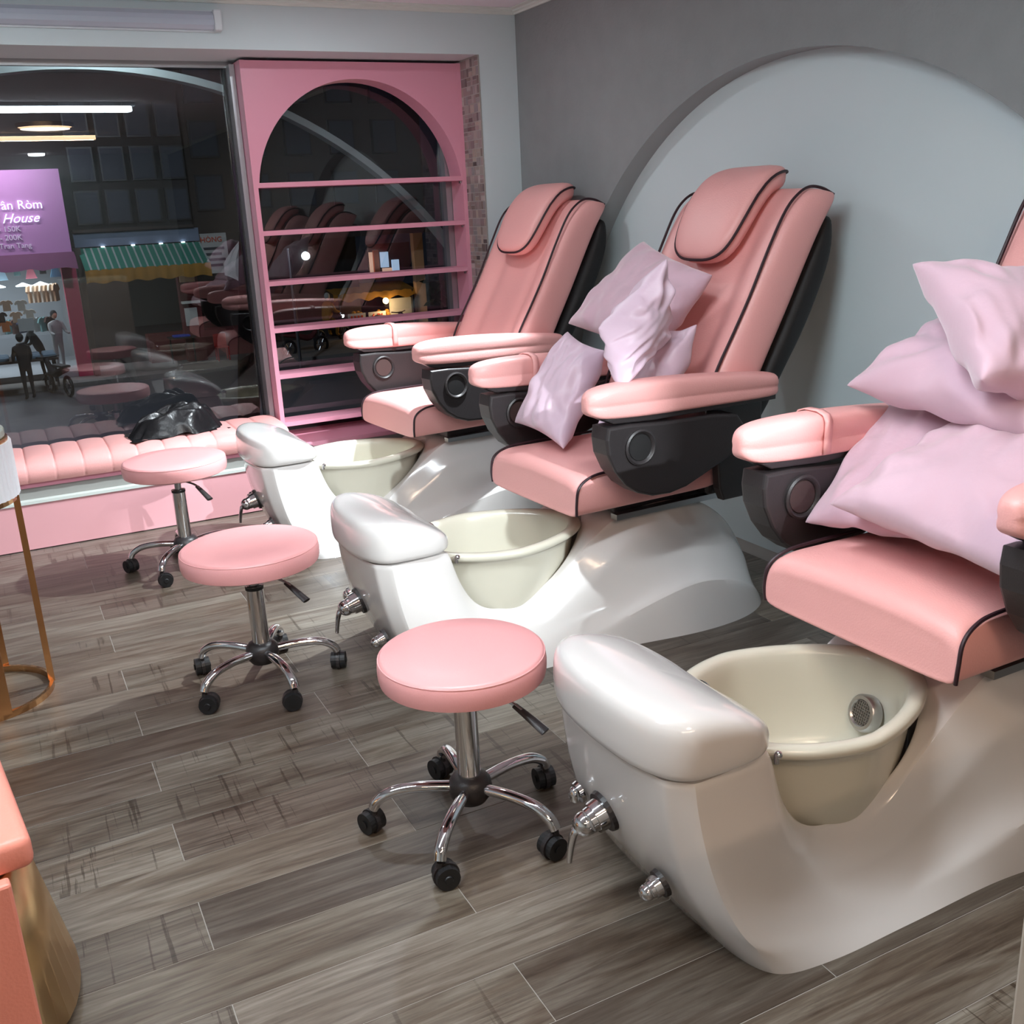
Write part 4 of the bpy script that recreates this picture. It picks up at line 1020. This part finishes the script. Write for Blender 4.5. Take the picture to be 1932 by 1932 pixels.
# tree trunk close to our side of the street
R = []
for i, z in enumerate([GZ - .0, -2.0, -1.07, -.2, .6, 1.45, 2.6, 4.5, 7.0]):
    x = 2.93 + (z + 1.07) * .128; r = .17 if z < -2 else .145; r += .012 * math.sin(i * 2.1)
    R.append([(x + (r + .02 * math.sin(k * 2.6 + i)) * math.cos(2 * PI * k / 16), 14 + r * math.sin(2 * PI * k / 16), z) for k in range(16)])
tag(rings('tree_trunk', R, 'bark', None, smooth=True), 'dark bare tree trunk seen just left of the shelf', 'tree')
# steel post
tag(lathe('street_post', [(.05, 0), (.05, 3.5), (.045, 3.52)], 'steel', None, n=12, center=(7.98, 30, GZ)), 'slim grey street post seen through the lowest shelf openings', 'post')
# people across the street: skinned continuous bodies
def person(loc, rz, joints, edges, radii, label, mbody, head, hair, skirt=None):
    t_ = empty('person', loc, rz, label, 'person')
    me = bpy.data.meshes.new('body'); me.from_pydata(joints, edges, []); o = link('clothed_body', me, mbody, t_)
    sk = o.modifiers.new('skin', 'SKIN'); sk.use_smooth_shade = True
    for i, r in enumerate(radii): me.skin_vertices[0].data[i].radius = (r, r)
    me.skin_vertices[0].data[0].use_root = True
    s_ = o.modifiers.new('sub', 'SUBSURF'); s_.levels = 1; s_.render_levels = 1
    bm = bmesh.new(); ball(bm, head, .098, sc_=(.86, .95, 1.18)); ball(bm, (head[0], head[1] - .10, head[2] - .01), .016)
    h = bmo('head', bm, 'skin', t_, True)
    bm = bmesh.new(); ball(bm, (head[0], head[1] + .018, head[2] + .025), .108, sc_=(.9, .95, 1.1)); bmo('hair', bm, hair, h, True)
    return t_
def std(lean=0.0, arm=(0.0, -.05), reach=0.0, sit=False):
    sh = 1.40; hip = .88
    J = [(0, 0, hip), (0, -lean * .5, 1.15), (0, -lean, sh), (0, -lean, 1.50),
         (-.18, -lean, sh - .02), (-.23, -lean * .8 - reach * .4, 1.13), (-.22, -lean - reach, 1.13 - .22 + reach * .5),
         (.18, -lean, sh - .02), (.23, -lean * .8 - reach * .4, 1.13), (.22, -lean - reach, 1.13 - .22 + reach * .5),
         (-.09, 0, .84), (-.10, -.02, .46), (-.10, .02, .07), (-.10, -.12, .03),
         (.09, 0, .84), (.11, .05, .46), (.12, .10, .07), (.12, -.04, .03)]
    E = [(0, 1), (1, 2), (2, 3), (2, 4), (4, 5), (5, 6), (2, 7), (7, 8), (8, 9), (0, 10), (10, 11), (11, 12), (12, 13), (0, 14), (14, 15), (15, 16), (16, 17)]
    Rr = [.15, .145, .14, .055, .07, .05, .035, .07, .05, .035, .09, .06, .045, .035, .09, .06, .045, .035]
    return J, E, Rr
J, E2, Rr = std(.05, reach=.15); person((.56, 30.3, GZ), PI + .3, J, E2, Rr, 'person in dark clothes standing in the street with back turned', 'darkcloth', (0, -.05, 1.64), 'darkcloth')
J, E2, Rr = std(.22, reach=.40); person((1.12, 32.75, GZ + .12), -1.3, J, E2, Rr, 'person in a black top leaning toward the clothes rack', 'gblack', (0, -.26, 1.60), 'darkcloth')
J, E2, Rr = std(.05, reach=.35); person((1.62, 33.55, GZ + .3), .4, J, E2, Rr, 'person in a grey top and dark cap inside the clothes shop', 'ggrey', (0, -.06, 1.64), 'darkcloth')
# motorbikes
def motorbike(loc, rz, label, body='darkcloth', front='darkframe'):
    t_ = empty('motorbike', loc, rz, label, 'motorbike', 'motorbikes in the street')
    for x in (-.62, .62):
        bm = bmesh.new(); P = [Vector((x + .25 * math.cos(2 * PI * k / 20), 0, .29 + .25 * math.sin(2 * PI * k / 20))) for k in range(21)]; tube_mesh(bm, P, .045, 8); wh = bmo('wheel', bm, 'rubber', t_, True)
        bm = bmesh.new(); cone(bm, (x, 0, .29), .07, .07, .10, Matrix.Rotation(PI / 2, 4, 'X'), 12)
        for k in range(6): a_ = PI * k / 3; tube_mesh(bm, [(x, 0, .29), (x + .22 * math.cos(a_), 0, .29 + .22 * math.sin(a_))], .010, 4)
        bmo('rim', bm, 'steel', wh)
    R = [[(x, y * w_, z + zz * h) for y, zz in ((-1, 0), (-.8, .8), (0, 1), (.8, .8), (1, 0), (.6, -.8), (-.6, -.8))] for x, z, w_, h in ((-.85, .74, .03, .02), (-.6, .72, .11, .09), (-.2, .66, .13, .12), (.1, .52, .11, .12), (.35, .60, .10, .12), (.5, .82, .08, .10), (.58, .95, .05, .05))]
    rings('body_fairing', R, body, t_, smooth=True, sub=1)
    box('seat', -.72, .02, -.12, .12, .79, .86, 'blackgloss', t_, bev=.03)
    tube('fork', [(.62, 0, .29), (.50, 0, .98)], .035, 'steel', t_, n=8)
    hb = tube('handlebar', [(.46, -.32, 1.03), (.52, -.12, 1.00), (.52, .12, 1.00), (.46, .32, 1.03)], .018, 'rubber', t_, n=8)
    bm = bmesh.new(); ball(bm, (.62, 0, .93), .075, sc_=(.6, 1, 1)); bmo('headlamp', bm, front, t_, True)
    return t_
motorbike((1.32, 30.45, GZ), 1.9, 'dark motorbike parked near the clothes shop, its round wheel toward us')
motorbike((10.6, 35.2, GZ), .5, 'motorbike with a rider in a yellow raincoat, seen through the shelf', 'darkcloth', 'lampwhite')
motorbike((12.6, 34.6, GZ), -1.2, 'dark scooter standing left of the food cart', 'ggrey', 'steel')
motorbike((9.0, 33.0, GZ), .3, 'dark motorbike parked beside the street post', 'maroon', 'steel')
J, E2, Rr = std(.10, reach=.35); J = [(x, y, z + (.0 if z > .8 else .0)) for x, y, z in J]
for k in (11, 15): J[k] = (J[k][0] * 2, -.32, .72)
for k in (12, 16): J[k] = (J[k][0] * 1.6, -.26, .34)
for k in (13, 17): J[k] = (J[k][0] * 1.6, -.38, .30)
person((10.45, 35.12, GZ + .02), .5 + PI / 2, J, E2, [r * 1.25 for r in Rr], 'person in a yellow raincoat sitting on a motorbike', 'yellow', (0, -.12, 1.64), 'paper')
# food cart with yellow tarpaulin
fc = grp('food_cart', 'food cart under a yellow tarpaulin lit by a bare bulb, seen through the shelf', 'cart')
v = []; f = []
for i in range(25):
    x = 10.9 + 3.1 * i / 24; v += [(x, 37.0, -1.00), (x, 35.6, -1.22 - .02 * (i % 3)), (x, 35.55, -1.48 + .06 * math.sin(i * 1.1))]
for i in range(24):
    for j in range(2): a = i * 3 + j; f.append((a, a + 1, a + 4, a + 3))
pyd('tarpaulin', v, f, 'yellow', fc, True)
for x in (11.1, 13.9): eb(fc, 'pole', x - .02, x + .02, 35.58, 35.62, GZ + .12, -1.25, 'steel')
eb(fc, 'counter', 11.2, 13.9, 35.7, 36.6, GZ + .35, -2.25, 'facade2'); eb(fc, 'backboard', 13.06, 13.92, 35.8, 35.85, -2.25, -1.55, 'paper')
for x in (11.6, 13.4): fc_w = tube('wheel', [Vector((x + .22 * math.cos(2 * PI * k / 16), 35.65, GZ + .36 + .22 * math.sin(2 * PI * k / 16))) for k in range(17)], .03, 'rubber', fc, n=6)
for i in range(9): 
    o = tag(box('drink_bottle', -.03, .03, -.03, .03, 0, .22, 'gcream', bev=.012), 'small pale bottle on the food cart, ' + ORD[i] + ' from the left in its row', 'bottle', 'bottles on the food cart'); o.location = (13.08 + .095 * i, 35.95, -2.25)
for x, s_, lab in ((11.68, '', 'left small card sign with orange marks on the food cart'), (12.45, '6 RI', 'orange-lettered card sign reading 6 RI under the bulb')):
    cg = grp('card_sign', lab, 'sign'); eb(cg, 'card', x - .33, x + .33, 35.50, 35.52, -2.22, -1.94, 'paper'); 
    if s_: text(cg, s_, x, -2.18, .26, 'orangeprint', y=35.48, align='CENTER')
    else:
        for k in range(4): eb(cg, 'orange_mark', x - .24 + .13 * k, x - .17 + .13 * k, 35.485, 35.50, -2.15, -2.02, 'orangeprint')
for i, x in enumerate((11.85, 12.85)):
    bm = bmesh.new(); rr_ = random.Random(i)
    for k in range(16): ball(bm, (x + rr_.uniform(-.22, .22), 35.9 + rr_.uniform(-.15, .15), -2.20 + rr_.uniform(0, .22)), .09, u=8, v=6)
    tag(bmo('produce_pile', bm, 'yellow', None, True), ('left', 'right')[i] + ' heap of yellow produce on the food cart', 'produce', None, 'stuff')
bm = bmesh.new(); ball(bm, (12.80, 35.45, -1.58), .11); tag(bmo('bare_bulb', bm, 'lampwarm', None, True), 'glowing bare bulb hanging under the yellow tarpaulin', 'bulb')
light('POINT', 'bulb_light', (12.80, 35.3, -1.70), 60, (1, .62, .28), shadow_soft_size=.1)
# lit shop windows farther right
ws = grp('lit_shop_window', 'far lit shop window with blue and orange posters, above the food cart', 'window')
eb(ws, 'frame', 12.6, 14.25, 36.40, 36.5, -.85, .40, 'darkframe'); eb(ws, 'orange_post', 12.78, 12.98, 36.3, 36.4, -.85, .18, 'gorange')
eb(ws, 'lit_poster', 13.05, 13.35, 36.3, 36.39, -.45, .10, 'screen'); eb(ws, 'lit_poster', 13.1, 13.45, 36.28, 36.39, -.80, -.48, 'screenwarm'); eb(ws, 'lit_poster', 13.48, 13.75, 36.3, 36.39, -.60, -.20, 'screen'); eb(ws, 'lit_poster', 12.62, 12.74, 36.3, 36.39, -.80, .12, 'screenwarm')
eb(grp('street_column', 'pale concrete column right of the lit shop window', 'column'), 'shaft', 14.25, 14.62, 36.0, 36.3, GZ, 3.5, 'gbeige')
bm = bmesh.new(); rr_ = random.Random(5)
for k in range(26):
    a_ = rr_.uniform(0, 2 * PI); L_ = rr_.uniform(.3, .55); c0 = Vector((14.9 + rr_.uniform(-.5, .5), 35.2, -1.5 + rr_.uniform(-.4, .5))); d_ = Vector((math.cos(a_), rr_.uniform(-.3, .3), math.sin(a_))) * L_; n_ = Vector((-math.sin(a_), 0, math.cos(a_))) * .07
    q = [bm.verts.new(p) for p in (c0, c0 + d_ * .5 + n_, c0 + d_, c0 + d_ * .5 - n_)]; bm.faces.new(q)
pl = grp('street_plant', 'dark leafy potted plant right of the food cart', 'plant')
o = bmo('leaves', bm, 'leaf', pl); o['kind'] = 'stuff'; lathe('pot', [(.16, 0), (.22, .4), (.24, .42)], 'facade2', pl, n=14, center=(14.9, 35.2, GZ + .12)); tube('stem', [(14.9, 35.2, GZ + .5), (14.9, 35.2, -1.3)], .03, 'bark', pl, n=6)
o = tag(lathe('wall_lamp', [(.02, 0), (.14, .03), (.15, .12), (.02, .14)], 'lampwhite', None, n=14, axis='y', center=(10.28, 36.3, .14)), 'small glaring white light on the dark wall, seen through the shelf', 'lamp')
# curved steel arch of our own shop front, just outside the glass
ar = []
for k in range(61):
    a_ = D(8) + (D(150) - D(8)) * k / 60; ar.append((.6029 + 2.577 * math.cos(a_), -.2749 + 2.577 * math.sin(a_)))
bm = bmesh.new(); rows = []
for k in range(61):
    a_ = D(8) + (D(150) - D(8)) * k / 60; c_, s_ = math.cos(a_), math.sin(a_)
    rows.append([bm.verts.new((.6029 + r * c_, y, -.2749 + r * s_)) for r, y in ((2.595, 6.06), (2.595, 6.16), (2.557, 6.16), (2.557, 6.06))])
for a_, b_ in zip(rows, rows[1:]):
    for k in range(4): bm.faces.new((a_[k], a_[(k + 1) % 4], b_[(k + 1) % 4], b_[k]))
bmesh.ops.recalc_face_normals(bm, faces=bm.faces)
tag(bmo('shopfront_arch', bm, 'silver'), 'pale curved steel arch just outside the shop window', 'arch')
light('POINT', 'added_arch_light', (.7, 5.90, 2.66), 34, (.85, .95, 1), shadow_soft_size=.1)  # added lamp, hidden above the glass, to brighten the arch front

for i in range(10):
    c_ = ('gnavy', 'gblack', 'ggrey', 'gteal', 'gbrown')[i % 5]
    shirt(-.2 + .2 * i, 35.6 + .1 * (i % 2), -1.15, .8, c_, 'dark garment on the low rack inside the clothes shop, ' + ORD[i] + ' from the left', 'shirt', 'dark garments on the low rack inside the shop', rz=.9)
tag(lathe('rear_ceiling_lamp', [(.02, -.03), (.10, -.03), (.11, -.001)], 'whitetube', None, n=20, center=(.93, -4.74, H)), 'small round lit lamp at the very rear of the ceiling, mirrored in the window', 'lamp')
